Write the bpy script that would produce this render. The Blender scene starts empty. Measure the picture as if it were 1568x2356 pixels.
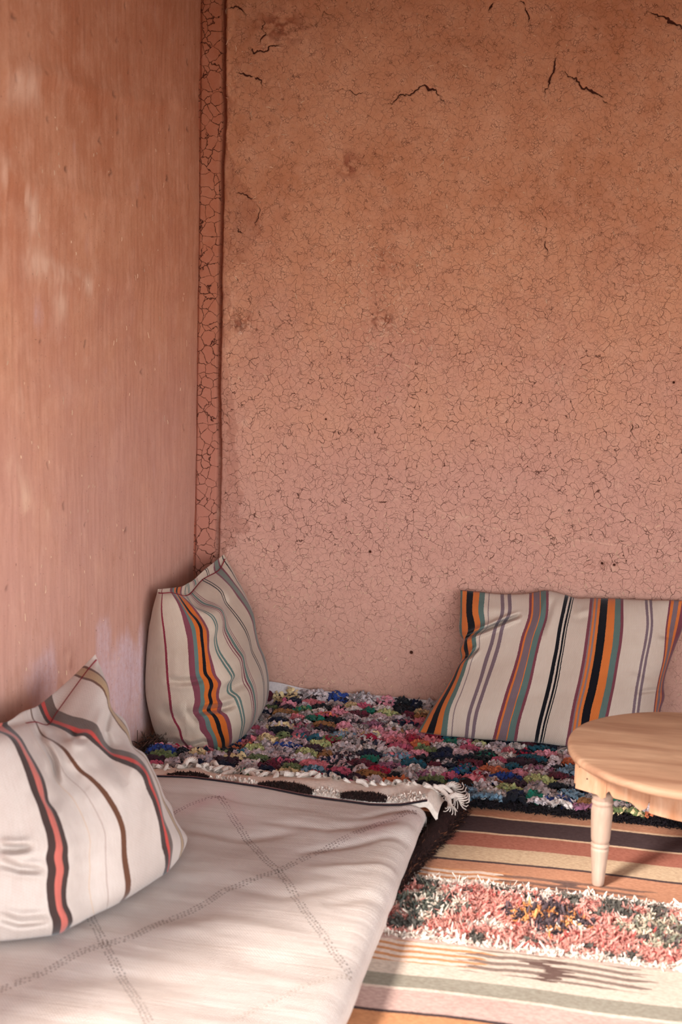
import bpy, math, random
import numpy as np
rng = np.random.default_rng(7); random.seed(7)
W_, H_ = 1568, 2356
SC = bpy.context.scene
COL = SC.collection

# ------------------------------------------------------------------ camera solve
FPX = 3270.0
def basis(pitch, yaw, roll):
    cp, sp, cy, sy = math.cos(pitch), math.sin(pitch), math.cos(yaw), math.sin(yaw)
    fw = np.array([-sy*cp, cy*cp, -sp]); r = np.array([cy, sy, 0.]); u = np.cross(r, fw)
    return r*math.cos(roll)+u*math.sin(roll), u*math.cos(roll)-r*math.sin(roll), fw
CR, CU, CF = basis(math.radians(10.6), math.radians(12), math.radians(1.25))
CAM = np.array([1.25004973, -3.82589673, 1.30])
def ray(px, py):
    px = np.asarray(px, float)[..., None]; py = np.asarray(py, float)[..., None]
    return CF + CR*(px-W_/2)/FPX - CU*(py-H_/2)/FPX
def at(px, py, ax, val):
    d = ray(px, py); t = (np.asarray(val, float)-CAM[ax])/d[..., ax]
    return CAM + d*t[..., None]

# ------------------------------------------------------------------ helpers
def noise2(x, y, seed=0):
    x = np.asarray(x, float); y = np.asarray(y, float)
    r = np.random.default_rng(seed).random((64, 64))
    xi = np.floor(x).astype(int); yi = np.floor(y).astype(int)
    fx = x-xi; fy = y-yi; fx = fx*fx*(3-2*fx); fy = fy*fy*(3-2*fy)
    a = r[xi % 64, yi % 64]; b = r[(xi+1) % 64, yi % 64]; c = r[xi % 64, (yi+1) % 64]; d = r[(xi+1) % 64, (yi+1) % 64]
    return (a*(1-fx)+b*fx)*(1-fy)+(c*(1-fx)+d*fx)*fy - .5
def fbm(x, y, seed=0, o=4):
    s = 0; a = 1.
    for k in range(o):
        s = s + a*noise2(x*2**k+13*k, y*2**k+7*k, seed+k); a *= .5
    return s
def sstep(a, b, x):
    t = np.clip((x-a)/(b-a), 0, 1); return t*t*(3-2*t)
def segdist(X, Y, pts):
    """distance from points to a polyline and the fraction along it"""
    best = np.full(np.shape(X), 1e9); fr = np.zeros(np.shape(X)); n = len(pts)-1
    for i in range(n):
        (x0, y0), (x1, y1) = pts[i], pts[i+1]
        dx, dy = x1-x0, y1-y0; L = dx*dx+dy*dy+1e-12
        t = np.clip(((X-x0)*dx+(Y-y0)*dy)/L, 0, 1)
        d = np.hypot(X-x0-t*dx, Y-y0-t*dy); m = d < best
        best = np.where(m, d, best); fr = np.where(m, (i+t)/n, fr)
    return best, fr

def tag(o, label=None, cat=None, group=None, kind=None):
    if label: o['label'] = label
    if cat: o['category'] = cat
    if group: o['group'] = group
    if kind: o['kind'] = kind
    return o
def empty(name, loc):
    o = bpy.data.objects.new(name, None); COL.objects.link(o); o.location = loc; o.empty_display_size = .05; return o
def mesh(name, V, F, mat=None, parent=None, smooth=True, col=None, uv=None, attrs=None, loc=None, mats=None, mi=None):
    """V (n,3) world coords, F (m,4) or (m,3) int array (or list of both)"""
    V = np.asarray(V, float)
    off = np.array(parent.location) if parent is not None else (np.array(loc) if loc is not None else np.zeros(3))
    me = bpy.data.meshes.new(name)
    Fs = F if isinstance(F, list) else [F]
    Fs = [np.asarray(f, int) for f in Fs if len(f)]
    me.vertices.add(len(V)); me.vertices.foreach_set('co', (V-off).ravel())
    nl = sum(f.size for f in Fs); nf = sum(len(f) for f in Fs)
    me.loops.add(nl); me.polygons.add(nf)
    me.loops.foreach_set('vertex_index', np.concatenate([f.ravel() for f in Fs]))
    tot = np.concatenate([np.full(len(f), f.shape[1]) for f in Fs])
    me.polygons.foreach_set('loop_start', np.concatenate([[0], np.cumsum(tot)[:-1]]))
    if mi is not None: me.polygons.foreach_set('material_index', np.asarray(mi, int))
    me.update(calc_edges=True)
    me.polygons.foreach_set('use_smooth', np.full(nf, bool(smooth)))
    a = me.attributes.new('pc', 'FLOAT_VECTOR', 'POINT'); a.data.foreach_set('vector', V.ravel())
    if uv is not None:
        u3 = np.c_[uv, np.zeros(len(uv))]; a = me.attributes.new('cloth', 'FLOAT_VECTOR', 'POINT'); a.data.foreach_set('vector', u3.ravel())
    if col is not None:
        c4 = np.c_[col, np.ones(len(col))]; a = me.attributes.new('Col', 'FLOAT_COLOR', 'POINT'); a.data.foreach_set('color', c4.ravel())
    for k, v in (attrs or {}).items():
        a = me.attributes.new(k, 'FLOAT', 'POINT'); a.data.foreach_set('value', np.asarray(v, float).ravel())
    me.validate(clean_customdata=False)
    for m in (mats or ([mat] if mat else [])): me.materials.append(m)
    o = bpy.data.objects.new(name, me); COL.objects.link(o)
    if parent is not None: o.parent = parent
    elif loc is not None: o.location = loc
    return o
def gridF(nu, nv, off=0, closed_u=False):
    i = np.arange(nu if closed_u else nu-1)[:, None]; j = np.arange(nv-1)[None, :]
    i2 = (i+1) % nu
    return (np.stack([i*nv+j, i2*nv+j, i2*nv+j+1, i*nv+j+1], -1).reshape(-1, 4)+off)
def tube(P, R, n=6):
    """tube along polyline P (k,3) with radii R"""
    P = np.asarray(P, float); k = len(P); R = np.full(k, R) if np.isscalar(R) else np.asarray(R)
    T = np.gradient(P, axis=0); T /= np.linalg.norm(T, axis=1)[:, None]+1e-12
    ref = np.array([0, 0, 1.]) if abs(T[0, 2]) < .9 else np.array([1., 0, 0])
    N = np.cross(T, ref); N /= np.linalg.norm(N, axis=1)[:, None]+1e-9; Bn = np.cross(T, N)
    a = np.linspace(0, 2*np.pi, n, endpoint=False)
    V = P[None]+(np.cos(a)[:, None, None]*N[None]+np.sin(a)[:, None, None]*Bn[None])*R[None, :, None]
    F = gridF(n, k, 0, True)
    return V.reshape(-1, 3), F
def joinVF(parts):
    V = []; F = []; o = 0
    for v, f in parts: V.append(v); F.append(np.asarray(f)+o); o += len(v)
    return np.concatenate(V), np.concatenate(F)
def s2l(r, g, b):
    f = lambda c: (c/255/12.92) if c/255 <= .04045 else ((c/255+.055)/1.055)**2.4
    return (f(r), f(g), f(b))

# ------------------------------------------------------------------ material nodes
class NT:
    def __init__(s, name, rough=.9, spec=.15):
        s.m = bpy.data.materials.new(name); s.m.use_nodes = True; s.t = s.m.node_tree; s.n = s.t.nodes; s.l = s.t.links
        s.b = s.n['Principled BSDF']; s.b.inputs['Roughness'].default_value = rough; s.b.inputs['Specular IOR Level'].default_value = spec
    def new(s, ty, **k):
        x = s.n.new(ty)
        for a, v in k.items(): setattr(x, a, v)
        return x
    def put(s, sock, v):
        if isinstance(v, bpy.types.NodeSocket): s.l.new(v, sock)
        elif v is not None:
            try: sock.default_value = v
            except Exception: sock.default_value = (*v, 1)
    def attr(s, name, out='Vector'): return s.new('ShaderNodeAttribute', attribute_name=name).outputs[out]
    def math(s, op, a, b=None, c=None, clamp=False):
        x = s.new('ShaderNodeMath', operation=op, use_clamp=clamp)
        for i, v in enumerate((a, b, c)):
            if v is not None: s.put(x.inputs[i], v)
        return x.outputs[0]
    def sep(s, v): x = s.new('ShaderNodeSeparateXYZ'); s.put(x.inputs[0], v); return x.outputs
    def comb(s, x_, y_, z_):
        x = s.new('ShaderNodeCombineXYZ')
        for i, v in enumerate((x_, y_, z_)): s.put(x.inputs[i], v)
        return x.outputs[0]
    def vmul(s, v, sc):
        x = s.new('ShaderNodeVectorMath', operation='MULTIPLY'); s.put(x.inputs[0], v); s.put(x.inputs[1], sc); return x.outputs[0]
    def vadd(s, v, w):
        x = s.new('ShaderNodeVectorMath', operation='ADD'); s.put(x.inputs[0], v); s.put(x.inputs[1], w); return x.outputs[0]
    def noise(s, v, scale, detail=3, rough=.55, out=0, dist=0):
        x = s.new('ShaderNodeTexNoise'); s.put(x.inputs['Vector'], v); x.inputs['Scale'].default_value = scale
        x.inputs['Detail'].default_value = detail; x.inputs['Roughness'].default_value = rough; x.inputs['Distortion'].default_value = dist
        return x.outputs[out]
    def vor(s, v, scale, feature='DISTANCE_TO_EDGE', out='Distance', rnd=1):
        x = s.new('ShaderNodeTexVoronoi', feature=feature); s.put(x.inputs['Vector'], v); x.inputs['Scale'].default_value = scale
        x.inputs['Randomness'].default_value = rnd; return x.outputs[out]
    def rng(s, v, a, b, c=0., d=1., smooth=False):
        x = s.new('ShaderNodeMapRange'); x.clamp = True
        if smooth: x.interpolation_type = 'SMOOTHSTEP'
        s.put(x.inputs[0], v)
        for i, q in enumerate((a, b, c, d)): s.put(x.inputs[i+1], q)
        return x.outputs[0]
    def mix(s, f, a, b, mode='MIX'):
        x = s.new('ShaderNodeMix', data_type='RGBA', blend_type=mode)
        s.put(x.inputs[0], f)
        for i, v in ((6, a), (7, b)):
            if isinstance(v, bpy.types.NodeSocket): s.l.new(v, x.inputs[i])
            else: x.inputs[i].default_value = (*v, 1)
        return x.outputs[2]
    def bump(s, h, strength=.5, dist=.002, prev=None):
        x = s.new('ShaderNodeBump'); x.inputs['Strength'].default_value = strength; x.inputs['Distance'].default_value = dist
        s.put(x.inputs['Height'], h)
        if prev is not None: s.l.new(prev, x.inputs['Normal'])
        return x.outputs[0]
    def ramp(s, f, stops, interp='LINEAR'):
        x = s.new('ShaderNodeValToRGB'); x.color_ramp.interpolation = interp; e = x.color_ramp.elements
        while len(e) > 1: e.remove(e[-1])
        e[0].position = stops[0][0]; e[0].color = (*stops[0][1], 1)
        for p, c in stops[1:]:
            q = e.new(p); q.color = (*c, 1)
        s.put(x.inputs[0], f); return x.outputs[0]
    def done(s, col=None, normal=None, rough=None):
        if col is not None: s.put(s.b.inputs['Base Color'], col)
        if normal is not None: s.l.new(normal, s.b.inputs['Normal'])
        if rough is not None: s.put(s.b.inputs['Roughness'], rough)
        return s.m
    def stripes(s, f, lo, hi, base, bands):
        """bands: (a,b,rgb) in units of f, sorted; constant ramps chained"""
        st = [(lo, base)]
        cur = lo
        for a, b, c in sorted(bands):
            if a > cur+1e-9: st.append((a, c))
            else: st[-1] = (st[-1][0], c)
            st.append((b, base)); cur = b
        # drop duplicates at the same position (keep last)
        out = []
        for p, c in st:
            if out and abs(out[-1][0]-p) < 1e-9: out[-1] = (p, c)
            else: out.append((p, c))
        res = None
        for k in range(0, len(out), 28):
            ch = out[k:k+28]
            span = [(max(0., (p-lo)/(hi-lo)), c) for p, c in ch]
            r = s.ramp(s.rng(f, lo, hi), span, 'CONSTANT')
            res = r if res is None else s.mix(s.math('GREATER_THAN', f, ch[0][0]), res, r)
        return res

# ---- adobe
def mat_wall(name, left=False):
    t = NT(name, .95, .1); pc = t.attr('pc')
    warp = t.noise(pc, 22, 2, .6, out=1)
    warpf = t.noise(pc, 130, 1, .6, out=1)
    wv = t.vadd(t.vadd(pc, t.vmul(t.vadd(warp, (-.5, -.5, -.5)), (.035, .035, .035))), t.vmul(t.vadd(warpf, (-.5, -.5, -.5)), (.0045, .0045, .0045)))
    base = s2l(202, 146, 112); dark = s2l(182, 122, 87); lite = s2l(213, 162, 130)
    if left:
        base = s2l(204, 146, 114); lite = s2l(218, 164, 134); dark = s2l(182, 117, 84)
    n1 = t.noise(pc, 3.2, 5, .6); n2 = t.noise(pc, 14, 5, .65); n3 = t.noise(pc, 120, 3, .72)
    c = t.mix(t.rng(n1, .35, .68), dark, base); c = t.mix(t.rng(n2, .45, .75, 0, .6), c, lite)
    pz = t.sep(pc)[2]
    gr = t.noise(pc, 620, 2, .7); c = t.mix(t.rng(gr, .35, .65, .45, 0), c, t.mix(1., c, (.70, .66, .62), 'MULTIPLY'))
    n6 = t.noise(pc, 48, 4, .7); c = t.mix(t.rng(n6, .34, .5, .35, 0), c, dark); c = t.mix(t.rng(n6, .56, .72, 0, .3), c, lite)
    # pinkish tint that paints the cooler skylight into the lower wall colour
    sky_tint = t.rng(t.math('ADD', pz, t.math('MULTIPLY', t.math('SUBTRACT', n1, .5), .9)), 1.45, .45, 0, .75, True)
    c = t.mix(sky_tint, c, s2l(194, 148, 134))
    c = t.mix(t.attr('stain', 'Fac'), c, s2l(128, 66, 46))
    c = t.mix(t.attr('pale', 'Fac'), c, s2l(216, 174, 148))
    c = t.mix(t.math('MULTIPLY', t.attr('salt', 'Fac'), t.rng(t.noise(pc, 60, 4, .7), .3, .62, .35, .85)), c, s2l(208, 180, 184))
    nrm = None
    if not left:
        strip = t.attr('strip', 'Fac')
        # two sizes of shrinkage crack
        e1 = t.vor(wv, 44); e2 = t.vor(wv, 78); eS = t.vor(t.vadd(t.vadd(pc, t.vmul(warp, (.02, .02, .02))), t.vmul(warpf, (.006, .006, .006))), 32)
        w1 = t.rng(t.noise(pc, 26, 2, .7), .38, .70, 0, .040); w2 = t.rng(t.noise(t.vadd(pc, (5, 5, 5)), 34, 1, .7), .46, .74, 0, .05)
        k1 = t.math('SUBTRACT', 1., t.math('DIVIDE', e1, t.math('MAXIMUM', w1, .002)), clamp=True)
        k2 = t.math('SUBTRACT', 1., t.math('DIVIDE', e2, t.math('MAXIMUM', w2, .002)), clamp=True)
        e3 = t.vor(t.vadd(wv, (3, 1, 2)), 125); w3 = t.rng(t.noise(pc, 48, 1, .7), .50, .70, 0, .085)
        k3 = t.math('MULTIPLY', t.math('SUBTRACT', 1., t.math('DIVIDE', e3, t.math('MAXIMUM', w3, .002)), clamp=True), t.rng(pz, .9, 1.35, .2, .6))
        kS = t.math('SUBTRACT', 1., t.math('DIVIDE', eS, t.rng(t.noise(pc, 30, 3, .6), .3, .7, .008, .05)), clamp=True)
        kk = t.math('MAXIMUM', k1, t.math('MULTIPLY', k2, .55))
        kk = t.math('MULTIPLY', kk, t.rng(pz, .12, .5, .35, .85)); kk = t.math('MAXIMUM', t.math('MULTIPLY', kk, t.rng(pz, .95, 1.5, 1, .42)), k3)
        kk = t.mix(strip, kk, kS)
        kk = t.math('MAXIMUM', kk, t.math('MULTIPLY', t.rng(t.attr('crack', 'Fac'), .24, .66), 1.15))
        c = t.mix(strip, c, t.mix(.55, c, s2l(150, 74, 52)))
        c = t.mix(t.math('MULTIPLY', kk, 1.25, clamp=True), c, s2l(70, 36, 26))
        h = t.math('SUBTRACT', t.math('MULTIPLY', n3, .35), kk)
        nrm = t.bump(h, .8, .0016)
    else:
        sv = t.vmul(pc, (1, 34, 5)); st = t.noise(sv, 1.6, 5, .6, dist=.4)
        sv2 = t.vmul(pc, (1, 160, 14)); st2 = t.noise(sv2, 1.4, 3, .6)
        c = t.mix(t.rng(st, .5, .8, 0, .16), c, s2l(222, 166, 136))
        n5 = t.noise(t.vmul(pc, (1, 7, 4)), 1.5, 6, .68); c = t.mix(t.rng(n5, .55, .8, 0, .45), c, s2l(222, 172, 146)); c = t.mix(t.rng(n5, .22, .44, .4, 0), c, s2l(150, 92, 62))
        c = t.mix(t.rng(st, .25, .44, .1, 0), c, s2l(140, 84, 58))
        pits = t.rng(t.noise(pc, 170, 2, .5), .70, .76)
        c = t.mix(t.math('MULTIPLY', pits, .7), c, s2l(84, 44, 30))
        c = t.mix(t.math('MULTIPLY', t.attr('crack', 'Fac'), .8), c, s2l(52, 27, 20))
        nrm = t.bump(t.math('ADD', st, t.math('MULTIPLY', st2, .4)), .28, .002)
        nrm = t.bump(t.math('SUBTRACT', t.math('MULTIPLY', n3, .5), pits), .5, .0014, nrm)
    return t.done(c, nrm)

def mat_plain(name, col, rough=.9, var=.15, scale=40, bump=.3, bd=.002, spec=.15):
    t = NT(name, rough, spec); pc = t.attr('pc'); n = t.noise(pc, scale, 4, .6)
    a = tuple(x*(1-var) for x in col); b = tuple(min(1, x*(1+var)) for x in col)
    return t.done(t.mix(t.rng(n, .3, .7), a, b), t.bump(n, bump, bd))

def weave_bump(t, uv, su, sv, strength=.6, dist=.0008, prev=None):
    x = t.sep(uv)
    a = t.math('SINE', t.math('MULTIPLY', x[0], su*math.pi)); 
    row = t.math('FLOOR', t.math('MULTIPLY', x[1], sv))
    sh = t.math('MULTIPLY', t.math('MODULO', row, 2.), math.pi*.5)
    b = t.math('ABSOLUTE', t.math('SINE', t.math('ADD', t.math('MULTIPLY', x[0], su*math.pi*.5), sh)))
    c = t.math('ABSOLUTE', t.math('SINE', t.math('MULTIPLY', x[1], sv*math.pi)))
    h = t.math('MULTIPLY', b, c)
    return h, t.bump(h, strength, dist, prev)

def mat_cushion(name, lo, hi, base, bands, tw=1., coarse=1.):
    """cloth.x runs across the stripes in metres, cloth.y along them"""
    t = NT(name, .92, .1); uv = t.attr('cloth'); x = t.sep(uv)
    jag = t.noise(t.comb(t.math('MULTIPLY', x[0], 60.), t.math('FLOOR', t.math('MULTIPLY', x[1], 420.)), 0.), 1.0, 1)
    f = t.math('ADD', x[0], t.math('MULTIPLY', t.math('SUBTRACT', jag, .5), .0022))
    f = t.math('ADD', f, t.math('MULTIPLY', t.math('SUBTRACT', t.noise(uv, 9, 2), .5), .003))
    c = t.stripes(f, lo, hi, base, bands)
    n = t.noise(uv, 7, 4, .6); c = t.mix(t.rng(n, .3, .75, 0, .3), c, tuple(q*.84 for q in base), 'MULTIPLY')
    slub = t.noise(t.vmul(uv, (520, 30, 1)), 1, 2, .6); c = t.mix(t.rng(slub, .35, .8, 0, .4), c, t.mix(1., c, (.8, .76, .72), 'MULTIPLY'))
    h, nb = weave_bump(t, uv, 460*coarse, 300*coarse, .4, .0008)
    c = t.mix(t.rng(h, 0, .5, .22, 0), c, t.mix(1., c, (.62, .55, .5), 'MULTIPLY'))
    nb = t.bump(t.noise(uv, 120, 3, .6), .25, .0012, nb)
    m = t.done(c, nb)
    t.b.inputs['Sheen Weight'].default_value = .15
    return m

def mat_vcol(name, rough=.9, sheen=.2, mulnoise=0.25, scale=300):
    t = NT(name, rough, .12); c = t.attr('Col', 'Color'); n = t.noise(t.attr('pc'), scale, 3, .6)
    c = t.mix(t.rng(n, .3, .7, mulnoise, 0), c, t.mix(1., c, (.6, .56, .54), 'MULTIPLY'))
    m = t.done(c, t.bump(n, .3, .001)); t.b.inputs['Sheen Weight'].default_value = sheen
    return m

# ================================================================== SETTING
def xcor(z): return .018*np.asarray(z)/1.94
# ---- back wall
def px2wall(pts): 
    q = at([p[0] for p in pts], [p[1] for p in pts], 1, 0.); return [(a[0], a[2]) for a in q]
xs = np.concatenate([np.arange(-.02, 1.52, .002), np.linspace(1.53, 3.45, 30)])
zs = np.concatenate([np.linspace(-.03, .0, 3), np.arange(.004, 2.02, .002), np.linspace(2.04, 2.45, 10)])
X, Z = np.meshgrid(xs, zs, indexing='ij')
groove = px2wall([(514, -60), (513, 0), (512, 200), (514, 270), (508, 380), (505, 560), (503, 760), (501, 900), (503, 1040), (499, 1200), (496, 1300), (492, 1420), (488, 1600)])
gz = np.array([g[1] for g in groove])[::-1]; gx = np.array([g[0] for g in groove])[::-1]
GX = np.interp(Z, gz, gx) + .0016*noise2(Z*40, Z*0, 3) + .0012*noise2(Z*110, Z*0, 5)
strip = 1-sstep(GX-.008, GX-.003, X)
D = .006*fbm(X*2.2, Z*2.2, 11, 3)+.003*fbm(X*9, Z*9, 12, 3)+.0016*fbm(X*34, Z*34, 14, 3)
D = D*(1-.65*strip) - .010*strip                       # the narrow strip lies back from the face
D += -.020*np.exp(-np.abs((X-GX)/.0068)**3)                  # the open joint beside it
D += .005*np.exp(-((X-GX-.015-.005*noise2(Z*25, Z*0, 8))/.007)**2)*(.5+noise2(Z*14, X*0, 9))+.007*fbm(X*60, Z*45, 17, 4)*np.exp(-((X-GX-.026)/.016)**2)*sstep(.2, .5, Z)+.0012*fbm(X*80, Z*80, 18, 3)*(.4+sstep(1.0, 1.8, Z))
D += -.006*np.exp(-((X-xcor(Z))/.004)**2)
crack = np.zeros_like(X); stain = np.zeros_like(X); pale = np.zeros_like(X)
jx = .004*noise2(X*90, Z*90, 31)+.006*noise2(X*35, Z*35, 33); jz = .004*noise2(X*90, Z*90, 32)+.006*noise2(X*35, Z*35, 34)
CR_LIST = [
 ([(880,240),(915,225),(945,213),(962,200),(985,208),(1010,222),(1022,240),(1022,255)], 3.2),
 ([(1282,125),(1274,140),(1268,170),(1262,190),(1254,222)], 3.6),
 ([(1285,165),(1302,163),(1325,176),(1350,200),(1375,215),(1400,236),(1418,252)], 2.8),
 ([(1488,20),(1505,34),(1530,40),(1550,55),(1568,68),(1600,85)], 3.0),
 ([(1188,3),(1208,12),(1217,35),(1222,55),(1226,75)], 2.4), ([(1138,5),(1128,16),(1120,26)], 2.4),
 ([(522,22),(532,17),(548,18),(560,30),(568,46)], 2.6), ([(600,45),(602,66),(612,80),(600,98),(590,104)], 2.2),
 ([(572,106),(580,122),(602,116),(622,106),(650,98)], 2.8), ([(538,163),(552,168),(582,174),(602,182),(604,198),(596,210)], 2.6),
 ([(1255,470),(1252,520),(1254,570),(1247,612)], 1.8), ([(535,448),(548,443),(562,448),(575,458),(596,462)], 2.0),
 ([(592,462),(595,500),(590,530)], 1.8), ([(543,522),(556,536),(563,545)], 2.2), ([(577,615),(590,622),(602,626)], 1.8),
 ([(1090,255),(1060,300),(1040,330)], 1.2), ([(690,55),(720,60),(745,25),(780,40),(850,30)], 1.4), ([(735,220),(790,205),(820,218),(850,210)], 1.6),
 ([(1395,625),(1400,655),(1420,665)], 1.6), ([(870,1150),(885,1158),(892,1150)], 2.), ([(1330,600),(1345,580),(1370,570)], 1.4),
 ([(790,1015),(800,980),(812,940)], 1.5), ([(1060,900),(1058,940),(1070,960)], 1.6), ([(1455,960),(1452,985),(1468,1020)], 1.6),
 ([(1180,1085),(1182,1115),(1186,1150)], 1.4), ([(1090,1030),(1100,1060),(1110,1090)], 1.5), ([(548,790),(552,760),(540,738)], 1.2)]
wr = np.random.default_rng(5)
for k in range(46):
    a = wr.uniform(560, 1560); b = wr.uniform(40, 1350); ang = wr.normal(math.pi/2, .7); pts = [(a, b)]
    for i in range(wr.integers(3, 6)):
        ang += wr.normal(0, .55); st = wr.uniform(9, 20); pts.append((pts[-1][0]+st*math.cos(ang), pts[-1][1]+st*math.sin(ang)))
    CR_LIST.append((pts, wr.uniform(.7, 1.3)))
def fractal(pts, it=3, amp=.16):
    p = [np.array(q, float) for q in pts]
    for k in range(it):
        n_ = [p[0]]
        for a, b in zip(p[:-1], p[1:]):
            d = b-a; m = (a+b)/2+np.array([-d[1], d[0]])*wr.normal(0, amp); n_ += [m, b]
        p = n_
    return p
for pts, w in CR_LIST:
    pts = fractal(pts)
    q = px2wall(pts); qx = [a[0] for a in q]; qz = [a[1] for a in q]
    i0, i1 = np.searchsorted(xs, [min(qx)-.03, max(qx)+.03]); j0, j1 = np.searchsorted(zs, [min(qz)-.03, max(qz)+.03])
    sl = (slice(i0, i1), slice(j0, j1))
    d, fr = segdist(X[sl]+jx[sl], Z[sl]+jz[sl], q)
    ww = w*.00072*(.08+1.0*np.sin(np.pi*np.clip(fr, .0, 1.))**1.5)*(.75+1.6*noise2(X[sl]*70, Z[sl]*70, 41))+.00025
    g = np.exp(-(d/np.maximum(ww, .0012))**2)*np.clip(w/2.4, .3, 1.)*np.clip(ww/.0011, .35, 1.)
    crack[sl] = np.maximum(crack[sl], g); D[sl] -= .006*g*min(w/2.5, 1)
def spot(px, py, rx, ry):
    q = at(px, py, 1, 0.); return ((X-q[0])/(rx*.00118))**2+((Z-q[2])/(ry*.00118))**2
stain = np.maximum(stain, .62*np.exp(-np.abs((X-GX)/.0062)**4)*sstep(.35, .9, Z)+.35*np.exp(-np.abs((X-GX)/.0062)**4))
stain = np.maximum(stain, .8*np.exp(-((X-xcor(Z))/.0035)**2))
rough = 0
for px, py, rx, ry, dep in [(548, 742, 30, 24, .012), (880, 738, 26, 22, .010), (886, 598, 18, 28, .004), (640, 60, 60, 40, .003), (800, 380, 30, 30, .002), (1385, 1300, 30, 8, .004)]:
    s_ = spot(px, py, rx, ry); m = np.exp(-s_); D += m*dep*(1.6*fbm(X*70, Z*70, 51, 3)-.35)
    stain = np.maximum(stain, m*sstep(-.1, .35, fbm(X*60, Z*60, 52, 3)+.12)*.75)
    if dep > .008: pale = np.maximum(pale, np.exp(-(spot(px+8, py+16, rx*.7, ry*.5)))*sstep(.05, .3, fbm(X*90, Z*90, 53, 2))*1.0)
for px, py, r in [(945, 1502, 4.5), (1549, 880, 3), (850, 1270, 3.5), (748, 965, 2.5), (1120, 1505, 3), (1384, 1297, 3.5), (1412, 1300, 3), (436, 733, 5)]:
    m = np.exp(-spot(px, py, r, r)); D -= .008*m; crack = np.maximum(crack, m)
# darker, redder repair plaster hugging the joint
wd = np.interp(Z, *zip(*sorted([(2.1, .01), (1.75, .012), (1.66, .02), (1.55, .03), (1.47, .055), (1.40, .10), (1.33, .09), (1.27, .045), (1.20, .02), (.95, .03), (.72, .06), (.60, .075), (.45, .05), (.3, .02), (0, .01)])))
edge = GX+wd+.05*fbm(X*12, Z*12, 61, 4)
stain = np.maximum(stain, (X > GX+.004)*(1-sstep(edge-.004, edge+.004, X))*.30)
for seg, w, amt in [([(1003,1172),(1045,1194),(1120,1214),(1250,1235),(1420,1254),(1600,1260)], .0016, .7), ([(652,262),(643,300),(640,322)], .001, .7), ([(1455,655),(1500,658),(1600,668)], .0018, .4), ([(915,690),(940,662),(955,650)], .003, .45), ([(640,190),(650,225)], .002, .5)]:
    d, fr = segdist(X+jx*.2, Z+jz*.2, px2wall(seg)); pale = np.maximum(pale, np.exp(-(d/w)**2)*amt*(.6+noise2(X*50, Z*50, 71)))
pale = np.maximum(pale, sstep(.38, .75, fbm(X*26, Z*26, 73, 3))*.35*sstep(1.6, .6, Z))
M_wall = mat_wall('adobe_back')
V = np.stack([X, -D, Z], -1).reshape(-1, 3)
V[:, 0] = np.where(V[:, 0] < 1.5, V[:, 0], V[:, 0])
wall_back = mesh('wall_back', V, gridF(len(xs), len(zs))[:, ::-1], M_wall, attrs=dict(strip=strip, crack=crack, stain=stain, pale=pale, salt=np.zeros(X.size)))
tag(wall_back, 'cracked red-brown adobe wall behind the rag rug and the long cushion', kind='structure')

# ---- left wall
ys = np.concatenate([np.linspace(-2.48, -1.36, 24), np.arange(-1.35, .02, .0035)])
zl = np.concatenate([np.linspace(-.03, .0, 2), np.arange(.004, 2.0, .0035), np.linspace(2.02, 2.45, 8)])
Y, Z2 = np.meshgrid(ys, zl, indexing='ij')
def px2left(pts): q = at([p[0] for p in pts], [p[1] for p in pts], 0, 0.); return [(a[1], a[2]) for a in q]
D2 = .007*fbm(Y*2.0, Z2*2.4, 81, 3)+.0016*fbm(Y*12, Z2*6, 82, 3)+.0011*fbm(Y*70, Z2*9, 83, 3)
for seg, a in [([(0, 166), (200, 205), (440, 255)], .004), ([(0, 420), (250, 450), (440, 470)], .003), ([(0, 640), (440, 655)], .0025), ([(0, 910), (440, 880)], .002), ([(0, 1150), (440, 1080)], .002)]:
    d, fr = segdist(Y+.02*fbm(Y*9, Z2*9, 84, 2), Z2+.03*fbm(Y*7, Z2*7, 85, 3), px2left(seg)); D2 += a*np.exp(-(d/.022)**2)
crack2 = np.zeros_like(Y); pale2 = np.zeros_like(Y); salt = np.zeros_like(Y); stain2 = np.zeros_like(Y)
wr = np.random.default_rng(9)
for k in range(38):
    a, b = wr.uniform(0, 430), wr.uniform(0, 1450); l = wr.uniform(2, 9)
    if k < 26: b = wr.uniform(0, 520)
    q = px2left([(a, b), (a+wr.normal(0, 1.5), b+l), (a+wr.normal(0, 2), b+l*1.5)])
    i0, i1 = np.searchsorted(ys, [min(p[0] for p in q)-.05, max(p[0] for p in q)+.05]); j0, j1 = np.searchsorted(zl, [min(p[1] for p in q)-.03, max(p[1] for p in q)+.03])
    sl = (slice(i0, i1), slice(j0, j1)); d, fr = segdist((Y[sl]-q[0][0])*.45+q[0][0], Z2[sl], [((p[0]-q[0][0])*.45+q[0][0], p[1]) for p in q])
    g = np.exp(-(d/wr.uniform(.0018, .0035))**2); crack2[sl] = np.maximum(crack2[sl], g*wr.uniform(.2, .7)); D2[sl] -= .003*g
for seg, w in [([(0,400),(60,470),(60,520)],.03), ([(60,590),(120,650),(130,700)],.035), ([(80,600),(200,660)],.02), ([(20,1090),(60,1180)],.03), ([(95,1180),(60,1330)],.02), ([(20,880),(50,930)],.02), ([(0,190),(110,210)],.035)]:
    d, fr = segdist(Y, Z2, px2left(seg)); pale2 = np.maximum(pale2, np.exp(-(d/w)**2)*.8*sstep(-.25, .3, fbm(Y*22, Z2*10, 91, 4)))
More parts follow.
